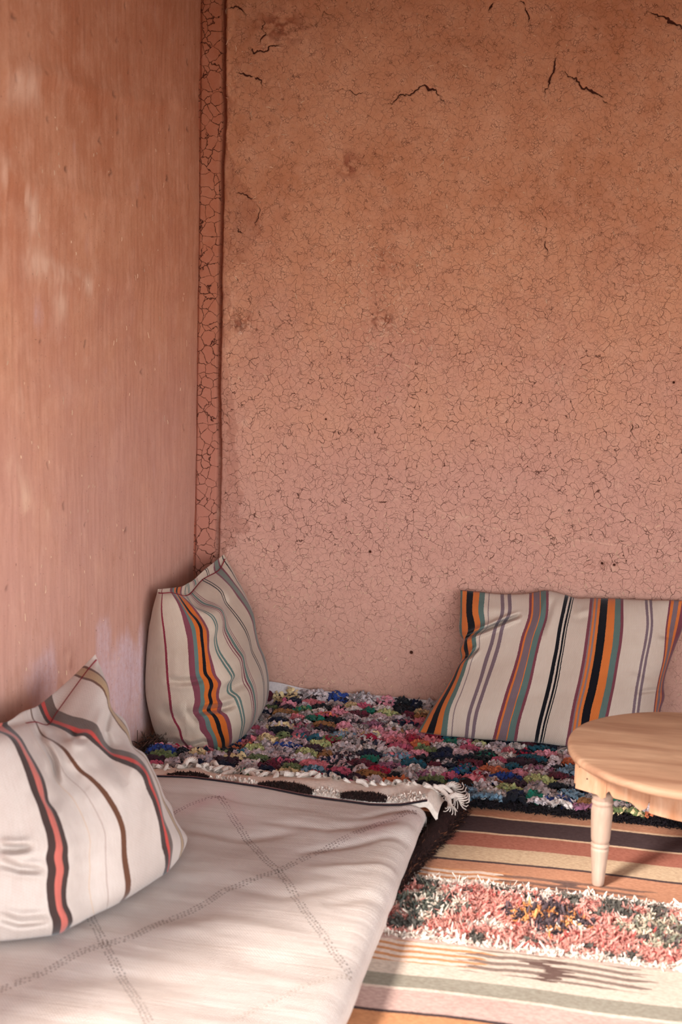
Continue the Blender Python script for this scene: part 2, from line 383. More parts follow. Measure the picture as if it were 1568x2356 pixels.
for px, py, ry, rz, a in [(285, 1560, .30, .115, 1.), (240, 1480, .05, .075, .75), (325, 1480, .05, .08, .6), (90, 1590, .09, .09, .7), (310, 1640, .18, .10, .7)]:
    q = at(px, py, 0, 0.); m = np.exp(-(((Y-q[1])/ry)**2+((Z2-q[2])/rz)**2))
    salt = np.maximum(salt, a*sstep(.25, .75, m+.55*fbm(Y*15, Z2*7, 92, 4)))
q = at(150, 1545, 0, 0.); stain2 = np.maximum(stain2, .6*np.exp(-(((Y-q[1])/.04)**2+((Z2-q[2])/.05)**2))*sstep(-.1, .3, fbm(Y*40, Z2*20, 93, 3)))
V = np.stack([xcor(Z2)+D2-.001, Y, Z2], -1).reshape(-1, 3)
wall_left = mesh('wall_left', V, gridF(len(ys), len(zl)), mat_wall('adobe_left', True), attrs=dict(strip=np.zeros(Y.size), crack=crack2, stain=stain2, pale=pale2, salt=salt))
tag(wall_left, 'smoother red-brown mud wall on the left, pale and worn near the floor', kind='structure')
# end of the left wall (jamb of the open side), thickness of the wall
def box(x0, x1, y0, y1, z0, z1):
    V = np.array([[x, y, z] for x in (x0, x1) for y in (y0, y1) for z in (z0, z1)], float)
    F = np.array([[0, 1, 3, 2], [4, 6, 7, 5], [0, 4, 5, 1], [2, 3, 7, 6], [0, 2, 6, 4], [1, 5, 7, 3]]); return V, F
M_mud = mat_plain('mud_plaster', s2l(190, 126, 90), .95, .12, 6, .4, .004)
o = mesh('wall_left_outer', *box(-.34, -.012, -2.48, .3, 0, 2.45), M_mud, smooth=False); tag(o, kind='structure')
o = mesh('shade_wall_right', *box(3.2, 3.5, -2.1, .3, 0, 2.1), mat_plain('mud_plaster_dark', s2l(150, 104, 78), .95, .12, 6, .4, .004), smooth=False); tag(o, kind='structure')  # unseen wall, added and kept dark to hold light off the far corner
o = mesh('wall_back_outer', *box(-.34, 3.7, .03, .33, 0, 2.45), M_mud, smooth=False); tag(o, kind='structure')
o = mesh('ceiling', *box(-.5, 3.5, -2.95, .4, 1.962, 2.3), mat_plain('ceiling_mud', s2l(104, 74, 54), .95, .15, 8, .4, .004), smooth=False); tag(o, kind='structure')
M_beam = mat_plain('shade_beam_wood', s2l(96, 66, 48), .9, .2, 20, .4, .003)  # unseen beams over the openings, added to cut off sun and sky light
o = mesh('shade_beam_1', *box(-.5, 3.5, -3.0, -2.86, 1.93, 2.10), M_beam, smooth=False); tag(o, kind='structure')
o = mesh('shade_beam_2', *box(-.30, -.14, -2.86, -2.48, 1.86, 2.10), M_beam, smooth=False); tag(o, kind='structure')
o = mesh('floor', *box(-.34, 3.7, -4.2, .3, -.1, 0), mat_plain('earth_floor', s2l(160, 112, 84), .95, .15, 12, .4, .003), smooth=False); tag(o, kind='structure')
o = mesh('ground', *box(-14, 18, -26, 8, -.25, -.1), mat_plain('courtyard_earth', s2l(128, 100, 80), .95, .1, 2, .3, .01), smooth=False); tag(o, kind='structure')

# ---- straw in the plaster
def straw(n, region, name, parent, wallx=False, seed=3):
    r = np.random.default_rng(seed); Vs = []; Fs = []; Cs = []
    for k in range(n):
        px, py = region(r)
        L = r.uniform(.002, .008) if r.random() < .75 else r.uniform(.008, .018); w = r.uniform(.0005, .0011); a = r.uniform(0, math.pi)
        if wallx:
            q = at(px, py, 0, 0.); i = np.clip(np.searchsorted(ys, q[1]), 1, len(ys)-1); j = np.clip(np.searchsorted(zl, q[2]), 1, len(zl)-1)
            a = r.normal(math.pi/2, .35); base = np.array([xcor(q[2])+D2[i, j]+.0002, q[1], q[2]]); t = np.array([0, math.cos(a), math.sin(a)]); s = np.array([0, -math.sin(a), math.cos(a)]); nn = np.array([1, 0, 0])
        else:
            q = at(px, py, 1, 0.); i = np.clip(np.searchsorted(xs, q[0]), 1, len(xs)-1); j = np.clip(np.searchsorted(zs, q[2]), 1, len(zs)-1)
            base = np.array([q[0], -D[i, j]-.0002, q[2]]); t = np.array([math.cos(a), 0, math.sin(a)]); s = np.array([-math.sin(a), 0, math.cos(a)]); nn = np.array([0, -1, 0])
        b = s*r.normal(0, .05)*L
        P = [base-t*L/2, base+b+nn*.0006, base+t*L/2]
        o_ = len(Vs)*1
        v = []
        for p, ww in zip(P, (.4, 1, .4)): v += [p-s*w*ww, p+nn*w*1.2, p+s*w*ww]
        k0 = sum(len(x) for x in Vs); Vs.append(np.array(v))
        Fs += [[k0, k0+1, k0+4, k0+3], [k0+1, k0+2, k0+5, k0+4], [k0+3, k0+4, k0+7, k0+6], [k0+4, k0+5, k0+8, k0+7]]
        c = np.array(s2l(224, 190, 156))*r.uniform(.6, 1.1); Cs.append(np.repeat(c[None], 9, 0))
    o = mesh(name, np.concatenate(Vs), np.array(Fs), M_straw, parent, col=np.concatenate(Cs)); o['kind'] = 'stuff'; return o
M_straw = mat_vcol('straw', .7, 0, .1)
def regA(r):
    if r.random() < .45: return r.uniform(560, 1568), r.uniform(1180, 1620)
    if r.random() < .25: return r.normal(870, 60), r.normal(700, 110)
    return r.uniform(520, 1568), r.uniform(0, 1620)
straw(1300, regA, 'straw_flecks', wall_back)
straw(110, lambda r: (r.uniform(0, 430), r.uniform(200, 1560)), 'straw_flecks', wall_left, True, 4)

# ================================================================== CUSHIONS
def herm(us, P, u):
    """C1 interpolation of P (n, ...) given at us, evaluated at u"""
    us = np.asarray(us, float); P = np.asarray(P, float); m = np.zeros_like(P)
    d = (P[1:]-P[:-1])/(us[1:]-us[:-1]).reshape(-1, *([1]*(P.ndim-1)))
    m[0], m[-1] = d[0], d[-1]
    h = (us[1:]-us[:-1]).reshape(-1, *([1]*(P.ndim-1)))
    m[1:-1] = (d[:-1]*h[1:]+d[1:]*h[:-1])/(h[1:]+h[:-1])
    i = np.clip(np.searchsorted(us, u, 'right')-1, 0, len(us)-2); H = (us[i+1]-us[i]); t = (u-us[i])/H
    sh = (-1, *([1]*(P.ndim-1))); t = t.reshape(sh); H = H.reshape(sh)
    return (2*t**3-3*t**2+1)*P[i]+(t**3-2*t**2+t)*H*m[i]+(-2*t**3+3*t**2)*P[i+1]+(t**3-t**2)*H*m[i+1]
def resample(poly, n):
    p = np.array(poly, float); d = np.r_[0, np.cumsum(np.hypot(*np.diff(p, axis=0).T))]; s = np.linspace(0, d[-1], n)
    q = herm(d, p, s); return q
def pillow(parent, cols, zoom, bulge, creases, mat, backdir, backbulge, ufab, vlen, sil=None, NV=150, NU=230, namef='cover', seam_mat=None, seam_cols=None, pw=2.4, fine=.0012, bedge=.0, clampf=None):
    """cols: list of (u, polyline, ytop, ybot)   sil: list of (u, (X,Y), dy) for cloth seen above the top seam"""
    X0, Y0, S = zoom
    us = np.array([c[0] for c in cols], float)
    net = np.array([resample([(X0+x/S, Y0+y/S) for x, y in c[1]], NV) for c in cols])      # (nc, NV, 2)
    v = np.linspace(0, 1, NV)
    dep = np.array([c[2]+(c[3]-c[2])*v for c in cols])[..., None]
    uu = np.linspace(us[0], us[-1], NU)
    G = herm(us, np.concatenate([net, dep], -1), uu)                                      # (NU,NV,3)
    # close sampling at the borders
    U01 = (uu-us[0])/(us[-1]-us[0]); a = np.abs(2*U01-1)[:, None]; b = np.abs(2*v-1)[None]
    prof = np.sqrt(np.clip(1-a**pw, 0, 1))*np.sqrt(np.clip(1-b**pw, 0, 1))
    px, py, wy = G[..., 0], G[..., 1], G[..., 2].copy()
    wy -= bulge*prof
    for pts, w, amp in creases:
        d, fr = segdist(px, py, [(X0+x/S, Y0+y/S) for x, y in pts])
        prf = np.sin(np.pi*np.clip(fr, .0, 1))**.6
        wy += amp*(np.exp(-(d/w)**2)-.45*np.exp(-((d-w*1.6)/w)**2))*np.clip(prof*1.6, 0, 1)*np.clip(prf+.15, 0, 1)
    wy += fine*fbm(px/26, py/60, 101, 3)*3*np.clip(prof*2, 0, 1)
    Fw = at(px, py, 1, wy)
    if clampf: Fw = clampf(Fw)
    # back sheet: Coons patch through the seam, pushed away
    E0, E1 = Fw[0][None], Fw[-1][None]; T0, T1 = Fw[:, 0][:, None], Fw[:, -1][:, None]
    s = U01[:, None, None]; q = v[None, :, None]
    Cn = (1-s)*E0+s*E1+(1-q)*T0+q*T1-((1-s)*(1-q)*Fw[0, 0]+s*(1-q)*Fw[-1, 0]+(1-s)*q*Fw[0, -1]+s*q*Fw[-1, -1])
    Bk = Cn+np.array(backdir)[None, None]*(backbulge*prof)[..., None]
    if sil is not None:
        su = [c[0] for c in sil]; sp = herm(su, np.array([(X0+c[1][0]/S, Y0+c[1][1]/S, c[2]) for c in sil]), np.clip(uu, su[0], su[-1]))
        seam_y = Fw[:, 0, 1]; Sw = at(sp[:, 0], sp[:, 1], 1, seam_y+sp[:, 2])
        k = int(.10*NV); w = np.exp(-((v-v[k])/.07)**2)*(1-np.exp(-(v/.04)**2))/(1-np.exp(-(v[k]/.04)**2))
        w[v < v[k]] = (np.sin(np.pi/2*v[v < v[k]]/v[k]))
        delta = Sw-Bk[:, k]
        Bk = Bk+delta[:, None]*w[None, :, None]
    if clampf: Bk = clampf(Bk)
    uf = np.interp(uu, us, ufab) if ufab is not None else uu
    UV = np.stack(np.broadcast_arrays(uf[:, None], vlen*v[None]), -1)
    V = np.concatenate([Fw.reshape(-1, 3), Bk.reshape(-1, 3)]); n = NU*NV
    F1 = gridF(NU, NV); F2 = gridF(NU, NV, n)[:, ::-1]
    UVb = UV.copy(); 
    o = mesh(namef, V, np.concatenate([F1, F2]), mat, parent, uv=np.concatenate([UV.reshape(-1, 2), UVb.reshape(-1, 2)]))
    import bmesh
    bm = bmesh.new(); bm.from_mesh(o.data)
    bm.verts.ensure_lookup_table()
    idx = set(); 
    for i in range(NU):
        for j in ((0, NV-1) if 0 < i < NU-1 else range(NV)): idx.add(i*NV+j); idx.add(n+i*NV+j)
    bmesh.ops.remove_doubles(bm, verts=[bm.verts[i] for i in idx], dist=2e-5)
    bmesh.ops.recalc_face_normals(bm, faces=bm.faces)
    bm.to_mesh(o.data); bm.free(); o.data.polygons.foreach_set('use_smooth', np.full(len(o.data.polygons), True))
    if seam_mat:
        P = Fw[seam_cols[0]:seam_cols[1], 0]; d = CAM-P; d /= np.linalg.norm(d, axis=1)[:, None]
        vv, ff = tube(P+d*.0015, .0016, 6); mesh('seam_thread', vv, ff, seam_mat, parent)
    return Fw, Bk

CREAM = s2l(202, 183, 167); ORG = s2l(204, 112, 54); GRN = s2l(90, 110, 104); MAR = s2l(118, 62, 72); BLK = s2l(18, 18, 24); PUR = s2l(118, 98, 104); GRY = s2l(132, 112, 112)
M_thread = mat_plain('red_thread', s2l(120, 34, 44), .9, .2, 300)
# ---------- cushion against the back wall
Z3 = (900, 1320, 2.347)
def yb3(x, y): p = at(900+x/2.347, 1320+y/2.347, 2, .035); return float(p[1])
cols3 = [
 (372, [(372,88),(370,200),(368,325),(388,362),(368,405),(374,455),(345,520),(300,600),(215,730),(140,855)]),
 (422, [(422,93),(416,200),(424,318),(400,355),(398,400),(408,440),(370,490),(335,570),(250,735),(203,865)]),
 (500, [(500,100),(492,200),(496,290),(452,338),(455,395),(415,460),(388,540),(355,625),(310,735),(290,878)]),
 (593, [(593,109),(590,225),(560,285),(535,380),(505,470),(480,560),(450,650),(415,760),(398,887)]),
 (635, [(635,110),(632,222),(604,272),(580,370),(550,470),(520,560),(490,650),(455,760),(436,892)]),
 (747, [(747,104),(742,230),(706,340),(680,450),(650,550),(615,660),(580,780),(548,900)]),
 (840, [(840,91),(835,230),(805,330),(775,450),(745,590),(712,700),(685,800),(665,908)]),
 (945, [(945,116),(910,280),(885,430),(855,580),(825,700),(800,800),(778,914)]),
 (980, [(980,128),(945,290),(920,440),(895,580),(865,700),(838,800),(812,918)]),
 (1078, [(1078,131),(1065,260),(1045,400),(1022,540),(995,660),(970,790),(945,934)]),
 (1147, [(1147,133),(1132,300),(1112,450),(1085,600),(1050,750),(1025,937)]),
 (1241, [(1241,135),(1240,300),(1215,480),(1187,640),(1155,780),(1120,935)]),
 (1371, [(1371,141),(1378,280),(1345,480),(1318,630),(1300,760),(1275,925)]),
 (1398, [(1398,142),(1404,280),(1370,480),(1345,630),(1328,760),(1305,920)]),
 (1500, [(1500,143),(1482,290),(1468,450),(1435,600),(1420,700),(1405,890)]),
 (1590, [(1600,146),(1572,290),(1530,400),(1500,480),(1470,620),(1474,660),(1452,740),(1465,860)])]
cols3 = [(c[0], c[1], -.03, min(-.10, yb3(*c[1][-1]))) for c in cols3]
k3 = .00048
def bd(l): return [(a*k3, b*k3, c) for a, b, c in l]
bands3 = bd([(372,384,GRN),(384,404,ORG),(404,441,BLK),(441,474,ORG),(474,501,GRN),(524,527,GRY),(583,603,PUR),(625,645,PUR),
 (741,753,MAR),(753,763,ORG),(763,797,PUR),(797,804,ORG),(804,831,GRN),(831,849,MAR),(932,952,BLK),(963,971,BLK),(976,984,BLK),
 (1071,1084,MAR),(1084,1094,GRY),(1094,1102,ORG),(1102,1115,GRY),(1115,1127,ORG),(1127,1168,BLK),(1168,1203,ORG),(1203,1232,GRN),(1232,1250,MAR),
 (1292,1294,GRY),(1364,1378,PUR),(1391,1405,PUR),(1494,1507,MAR),(1507,1520,ORG),(1520,1545,PUR),(1545,1560,ORG),(1560,1600,MAR)])
M_c3 = mat_cushion('striped_kilim_cloth', 360*k3, 1600*k3, CREAM, bands3)
c3 = empty('striped_cushion', (1.05, -.14, .02)); tag(c3, 'long cream cushion with several black and orange stripes, lying behind the round table', 'cushion')
clamp3 = lambda P: np.concatenate([P[..., :1], np.minimum(P[..., 1:2], -.004-.0*P[..., :1]), np.maximum(P[..., 2:3], .012)], -1)
pillow(c3, cols3, Z3, .075, [([(345,366),(430,332),(520,296),(620,252),(690,225)], 4.5, .034), ([(355,462),(420,448),(465,405)], 4, .024),
   ([(870,130),(840,220),(800,330)], 9, .008), ([(990,140),(1010,210),(1080,190)], 9, -.007), ([(1330,640),(1420,630),(1480,655)], 5, .010),
   ([(1300,520),(1400,560),(1500,540)], 9, .006), ([(1440,330),(1500,340),(1560,310)], 7, .009), ([(600,690),(760,640),(930,660)], 16, .004), ([(420,150),(520,190),(640,185)], 12, -.006), ([(1180,640),(1300,600),(1400,640)], 12, .004)],
   M_c3, (0, 1, 0), .02, [c[0]*k3 for c in cols3], .40, clampf=clamp3, NU=260, fine=.0008)

# ---------- cushion in the corner
cols2 = [
 (0, [(195,440),(150,600),(115,800),(95,1000),(75,1200),(65,1400),(80,1600),(110,1750),(160,1930),(205,2040),(240,2120),(300,2175)], -.40, -.44),
 (1, [(250,448),(240,560),(245,700),(265,850),(285,1050),(295,1250),(308,1420),(330,1600),(345,1720),(375,1820),(430,1920),(470,2050),(520,2110),(560,2180),(590,2222)], -.415, -.47),
 (2, [(345,443),(400,530),(450,650),(490,800),(520,950),(530,1100),(540,1250),(555,1380),(580,1480),(600,1600),(583,1740),(645,1840),(660,1930),(720,2010),(745,2090),(760,2188)], -.41, -.465),
 (3, [(415,458),(480,560),(550,660),(620,740),(662,820),(672,920),(687,1050),(700,1200),(715,1320),(765,1390),(780,1450),(758,1550),(775,1630),(748,1715),(805,1770),(842,1840),(872,1950),(905,2050),(912,2155)], -.39, -.44),
 (4, [(470,474),(560,560),(640,660),(712,770),(750,850),(757,950),(757,1050),(780,1150),(805,1240),(835,1340),(885,1415),(866,1510),(862,1580),(900,1650),(885,1715),(950,1770),(985,1850),(1002,1950),(1005,2030),(990,2112)], -.37, -.42),
 (5, [(508,474),(600,600),(700,645),(790,705),(835,800),(822,950),(850,1080),(920,1200),(980,1290),(1012,1355),(972,1440),(972,1510),(1050,1575),(1092,1680),(1112,1760),(1125,1850),(1108,1950),(1085,2045)], -.35, -.38),
 (6, [(565,442),(620,500),(700,560),(800,590),(890,632),(926,720),(942,830),(1000,950),(1062,1050),(1120,1135),(1142,1250),(1172,1360),(1222,1470),(1250,1600),(1256,1720),(1236,1830),(1190,1945)], -.29, -.30),
 (7, [(690,300),(790,355),(880,425),(940,560),(1005,640),(1080,740),(1150,850),(1190,950),(1220,1080),(1270,1180),(1322,1300),(1345,1400),(1352,1550),(1342,1680),(1290,1815)], -.20, -.19),
 (8, [(860,200),(935,275),(1010,360),(1085,455),(1150,545),(1198,625),(1240,730),(1258,850),(1292,1000),(1340,1120),(1375,1250),(1395,1400),(1393,1520),(1375,1630),(1325,1765)], -.10, -.12),
 (9, [(935,65),(1000,170),(1062,290),(1132,420),(1182,530),(1222,620),(1248,730),(1268,850),(1302,1020),(1352,1110),(1388,1250),(1408,1430),(1405,1520),(1385,1625),(1345,1740)], -.05, -.06)]
uf2 = [.0, .055, .105, .147, .172, .215, .262, .325, .395, .435]
ORG2 = s2l(190, 96, 38)
bands2 = [(.052,.058,s2l(128,40,56)), (.105,.119,MAR),(.119,.130,GRN),(.130,.142,ORG2),(.142,.151,BLK),(.151,.164,ORG2),(.164,.173,MAR),
 (.209,.213,GRN),(.2165,.222,GRN),(.248,.2505,MAR),(.2535,.256,MAR),(.258,.266,GRN),(.269,.2715,MAR),(.2745,.277,MAR),(.319,.323,BLK),(.328,.332,BLK),
 (.378,.384,MAR),(.384,.402,s2l(112,118,108)),(.402,.408,MAR),(.424,.428,BLK)]
M_c2 = mat_cushion('corner_cushion_cloth', -.01, .45, s2l(192,172,154), bands2)
c2 = empty('striped_cushion', (.15, -.28, .02)); tag(c2, 'plump cream cushion with one orange and black band, wedged into the wall corner', 'cushion')
clamp2 = lambda P: np.concatenate([np.maximum(P[..., :1], .010), np.minimum(P[..., 1:2], -.004), np.maximum(P[..., 2:3], .008)], -1)
sil2 = [(0, (195,440), .0), (1, (250,434), .02), (2, (340,424), .03), (3, (420,408), .04), (4, (480,392), .045), (5, (530,362), .05), (6, (605,318), .05), (7, (735,205), .04), (8, (845,112), .03), (9, (935,55), .01)]
pillow(c2, cols2, (320, 1270, 4.7125), .055, [([(320,1390),(450,1410),(580,1400),(700,1380)], 8, .010), ([(590,1760),(700,1720),(900,1690),(1050,1650)], 8, .014), ([(200,1700),(350,1790),(500,1800)], 16, .010),
   ([(880,430),(940,560),(960,640)], 7, .012), ([(560,560),(700,620),(860,620)], 12, -.006), ([(240,2090),(380,2060),(540,2110)], 7, .016), ([(540,2110),(700,2060),(760,2080)], 6, .012), ([(980,1480),(1060,1440),(1200,1420)], 9, .008), ([(640,1870),(560,1800),(500,1700)], 9, .006)],
   M_c2, (-.7, .7, 0), .045, uf2, .46, sil=sil2, seam_mat=M_thread, seam_cols=(8, 228), clampf=clamp2, pw=3)

# ---------- cushion lying at the left on the mattress
ZA = (0, 1500, 3.4644)
def yb1(x, y): p = at(x/3.4644, 1500+y/3.4644, 2, .100); return float(p[1])
cols1 = [
 (0, [(-560,640),(-600,1000),(-620,1500),(-600,1950),(-520,2330)], -1.66),
 (1, [(-300,620),(-290,900),(-250,1300),(-230,1700),(-240,2050),(-250,2330)], -1.58),
 (2, [(-90,616),(60,680),(150,840),(200,980),(240,1100),(290,1220),(330,1360),(365,1480),(372,1560),(355,1640),(370,1740),(360,1860),(368,1980),(385,2080),(410,2150),(400,2262)], -1.49),
 (3, [(75,597),(160,680),(230,800),(300,920),(345,1010),(370,1100),(385,1190),(440,1270),(480,1360),(510,1460),(535,1560),(535,1640),(545,1720),(530,1820),(520,1930),(530,2020),(562,2090),(572,2150),(545,2205)], -1.44),
 (4, [(215,568),(260,660),(320,760),(390,880),(430,1000),(500,1090),(570,1160),(640,1280),(690,1400),(715,1500),(710,1620),(715,1750),(706,1870),(722,1980),(750,2098)], -1.39),
 (5, [(285,560),(335,660),(430,715),(510,780),(570,860),(630,940),(720,1010),(800,1090),(880,1200),(940,1310),(975,1420),(985,1520),(990,1640),(1005,1750),(1018,1850),(1008,1930),(965,1992)], -1.36),
 (6, [(385,580),(440,598),(530,642),(580,676),(660,672),(740,730),(810,790),(880,850),(990,900),(1080,942),(1130,1000),(1160,1090),(1210,1200),(1250,1330),(1270,1450),(1282,1560),(1308,1650),(1310,1710),(1290,1785)], -1.31),
 (7, [(462,470),(560,510),(680,540),(770,582),(802,640),(840,720),(885,765),(980,786),(1080,822),(1140,880),(1190,960),(1230,1060),(1270,1170),(1310,1340),(1358,1460),(1375,1540),(1366,1640),(1350,1738)], -1.26),
 (8, [(672,180),(760,212),(830,272),(858,340),(872,430),(950,560),(1010,640),(1060,760),(1150,840),(1210,950),(1262,1070),(1300,1190),(1350,1290),(1400,1390),(1440,1470),(1450,1560),(1430,1640)], -1.15),
 (9, [(772,58),(820,165),(852,250),(866,345),(878,450),(985,530),(1025,610),(1062,750),(1145,805),(1208,910),(1268,1035),(1312,1150),(1366,1230),(1392,1320),(1440,1400),(1492,1485),(1480,1545)], -1.11)]
cols1 = [(c[0], c[1], c[2], yb1(*c[1][-1])) for c in cols1]
uf1 = [-.13, -.06, .0, .052, .105, .170, .245, .285, .350, .385]
DKB = s2l(66, 50, 46); SAL = s2l(190, 100, 88); BRN = s2l(98, 62, 44)
bands1 = [(.0,.013,DKB),(.013,.036,SAL),(.036,.052,DKB),(.103,.1065,s2l(196,168,146)),(.135,.1365,s2l(170,150,140)),(.165,.176,BRN),(.245,.256,DKB),(.256,.266,s2l(182,66,58)),(.266,.286,s2l(96,78,70)),
 (.340,.345,BRN),(.345,.357,s2l(168,138,104)),(.357,.361,BRN)]
M_c1 = mat_cushion('pink_striped_cloth', -.14, .40, s2l(196,180,170), bands1, coarse=1.)
c1 = empty('striped_cushion', (.22, -1.42, .1)); tag(c1, 'cream cushion with salmon pink and dark brown stripes on the white mattress at left', 'cushion')
clamp1 = lambda P: np.concatenate([np.maximum(P[..., :1], .030), P[..., 1:2], np.maximum(P[..., 2:3], .094)], -1)
sil1 = [(0, (-560,620), .02), (1, (-300,612), .01), (2, (-90,606), .01), (3, (60,588), .01), (4, (165,505), .03), (5, (250,470), .04), (6, (305,440), .05), (7, (420,355), .05), (8, (610,205), .03), (9, (772,50), .005)]
pillow(c1, cols1, ZA, .08, [([(385,585),(470,700),(520,900),(700,1100)], 18, .010), ([(300,570),(330,700),(420,860),(440,1000)], 9, .016), ([(560,620),(620,690),(700,700)], 9, .012), ([(0,1560),(120,1570),(240,1560)], 9, .018), ([(0,1680),(160,1730),(330,1740)], 9, .014),
   ([(0,2110),(150,2160),(390,2140)], 10, .018), ([(870,450),(830,640),(880,760)], 10, .016), ([(760,700),(900,900),(1010,1060)], 16, .010), ([(1060,760),(1120,850),(1130,940)], 9, .010), ([(460,1060),(430,900),(380,760)], 10, .010), ([(1300,1160),(1330,1300),(1400,1450)], 8, .010)],
   M_c1, (-.8, .5, 0), .05, uf1, .46, sil=sil1, seam_mat=M_thread, seam_cols=(100, 229), clampf=clamp1, pw=3, fine=.001)

# ================================================================== MATTRESS under the turned-over rug
def mat_z(x, y):
    z = .088+.008*fbm(x*3.1, y*3.5, 201, 3)+.0035*fbm(x*5+y*2, y*16, 202, 3)
    for pts, w, a in MCR:
        d, fr = segdist(x, y, pts); z = z+a*np.exp(-(d/w)**2)*np.sin(np.pi*np.clip(fr, 0, 1))**.7
    return z
def px2m(pts): q = at([p[0] for p in pts], [p[1] for p in pts], 2, .09); return [(a[0], a[1]) for a in q]
MCR = [(px2m(p), w, a) for p, w, a in [([(600,1880),(760,1900),(960,1870)], .018, -.004), ([(680,1960),(800,1940),(950,1900)], .014, -.006), ([(700,2000),(840,1990),(930,1985)], .016, .005), ([(430,1900),(560,1925),(700,1905)], .02, -.004),
  ([(740,2080),(850,2060),(900,2050)], .02, -.005), ([(300,2150),(500,2120),(700,2150)], .03, .004), ([(500,2030),(650,2060),(830,2030)], .02, -.004), ([(880,1900),(940,1950),(930,2000)], .02, -.005), ([(830,1870),(900,1850),(970,1850)], .014, -.005), ([(100,2260),(300,2240),(480,2260)], .03, -.004)]]
XR, YB = .829, -.868
_q = px2m([(300,1787),(365,1790),(440,1794),(600,1815),(700,1830),(850,1848),(920,1850),(985,1842)])
def YBx(x): return np.interp(x, [a[0] for a in _q], [a[1] for a in _q])
def xr(y): return XR+.006*noise2(y*6, y*0, 211)+.004*noise2(y*19, y*0, 212)
ns_top, ns_side = 190, 26
tt = np.r_[np.linspace(-2.9, -1.95, 40)[:-1], np.arange(-1.95, YB, .0045)]
sx = np.linspace(0, 1, ns_top); Vm = []; UVm = []
R = .044
rows = []
for yv in tt:
    x1 = xr(yv)-R; xt = .014+(x1-.014)*sx; zt = mat_z(xt, np.full_like(xt, yv))
    th = np.linspace(0, math.pi*1.0, ns_side)[1:]; ze = zt[-1]
    xe = x1+R*np.sin(th); zz = ze-R*(1-np.cos(th))*(ze-.0105)/(2*R)
    X_ = np.r_[xt, xe]; Z_ = np.r_[zt, zz]; rows.append(np.stack([X_, yv+(YBx(X_)-YB)*sstep(-1.15, YB, yv), Z_], -1))
# back edge roll
last = rows[-1]
for th in np.linspace(0, math.pi*.5, 9)[1:]:
    r_ = last.copy(); r_[:, 1] += .022*math.sin(th); r_[:, 2] = np.where(last[:, 2] > .05, last[:, 2]-.022*(1-math.cos(th)), last[:, 2]*(1-.0)); rows.append(r_)
Vm = np.array(rows); nr, nc = Vm.shape[:2]
r_ = Vm[-1].copy(); r_[:, 2] = np.minimum(r_[:, 2], .006); r_[:, 1] += .004; Vm = np.concatenate([Vm, r_[None]]); nr += 1
f0 = Vm[0].copy(); f0[:, 2] = .004; Vm = np.concatenate([f0[None], Vm]); nr += 1
# dye bleeding from the red diamonds near the far end
DIAM = [[(205,2100),(240,2175),(290,2260),(322,2310),(352,2370),(380,2440)], [(505,1830),(545,1890),(575,1932),(610,1975),(640,2002),(668,2040),(700,2095),(735,2140),(770,2190),(800,2222),(826,2246)],
        [(395,1868),(430,1851),(468,1838),(505,1830)], [(-40,2290),(0,2276),(60,2254),(130,2222),(190,2192),(240,2175),(300,2156),(370,2120),(440,2090),(480,2070),(520,2042),(580,2022),(640,2002),(720,1962),(800,1922),(870,1892),(920,1870),(950,1856),(970,1852),(982,1862)],
        [(540,2345),(560,2330),(600,2312),(650,2288),(700,2262),(760,2244),(826,2228)], [(80,2010),(140,2060),(205,2100)]]
Vf = Vm.reshape(-1, 3); bleed = np.zeros(len(Vf))
for pts in DIAM[1:4]:
    q = px2m([p for p in pts]); d, fr = segdist(Vf[:, 0]-.012, Vf[:, 1], q); bleed = np.maximum(bleed, np.exp(-(d/.028)**2)*sstep(-1.15, -.92, Vf[:, 1])*.30*(1-.7*sstep(.74, .80, Vf[:, 0]))*(1+fbm(Vf[:, 0]*20, Vf[:, 1]*20, 221, 2)))
def mat_rugback():
    t = NT('white_rug_reverse', .95, .08); uv = t.attr('pc'); x = t.sep(uv)
    n = t.noise(uv, 6, 4, .6); st = t.noise(t.vmul(uv, (6, 160, 1)), 1, 3, .6)
    c = t.mix(t.rng(n, .3, .7), s2l(196, 180, 170), s2l(214, 200, 191)); c = t.mix(t.rng(st, .5, .8, 0, .5), c, s2l(190, 168, 152))
    h, nb = weave_bump(t, uv, 330, 300, .7, .0013)
    c = t.mix(t.rng(h, 0, .55, .4, 0), c, t.mix(1., c, (.68, .6, .56), 'MULTIPLY'))
    c = t.mix(t.attr('bleed', 'Fac'), c, s2l(206, 140, 146))
    st2 = t.rng(t.noise(uv, 38, 2, .5), .74, .80, 0, .35); c = t.mix(st2, c, s2l(170, 140, 118))
    nb = t.bump(st, .35, .003, nb)
    return t.done(c, nb)
mtr = empty('rug_covered_mattress', (.42, -1.9, 0)); tag(mtr, 'low mattress covered by a cream rug turned wrong side up with dashed diamond lines', 'mattress')
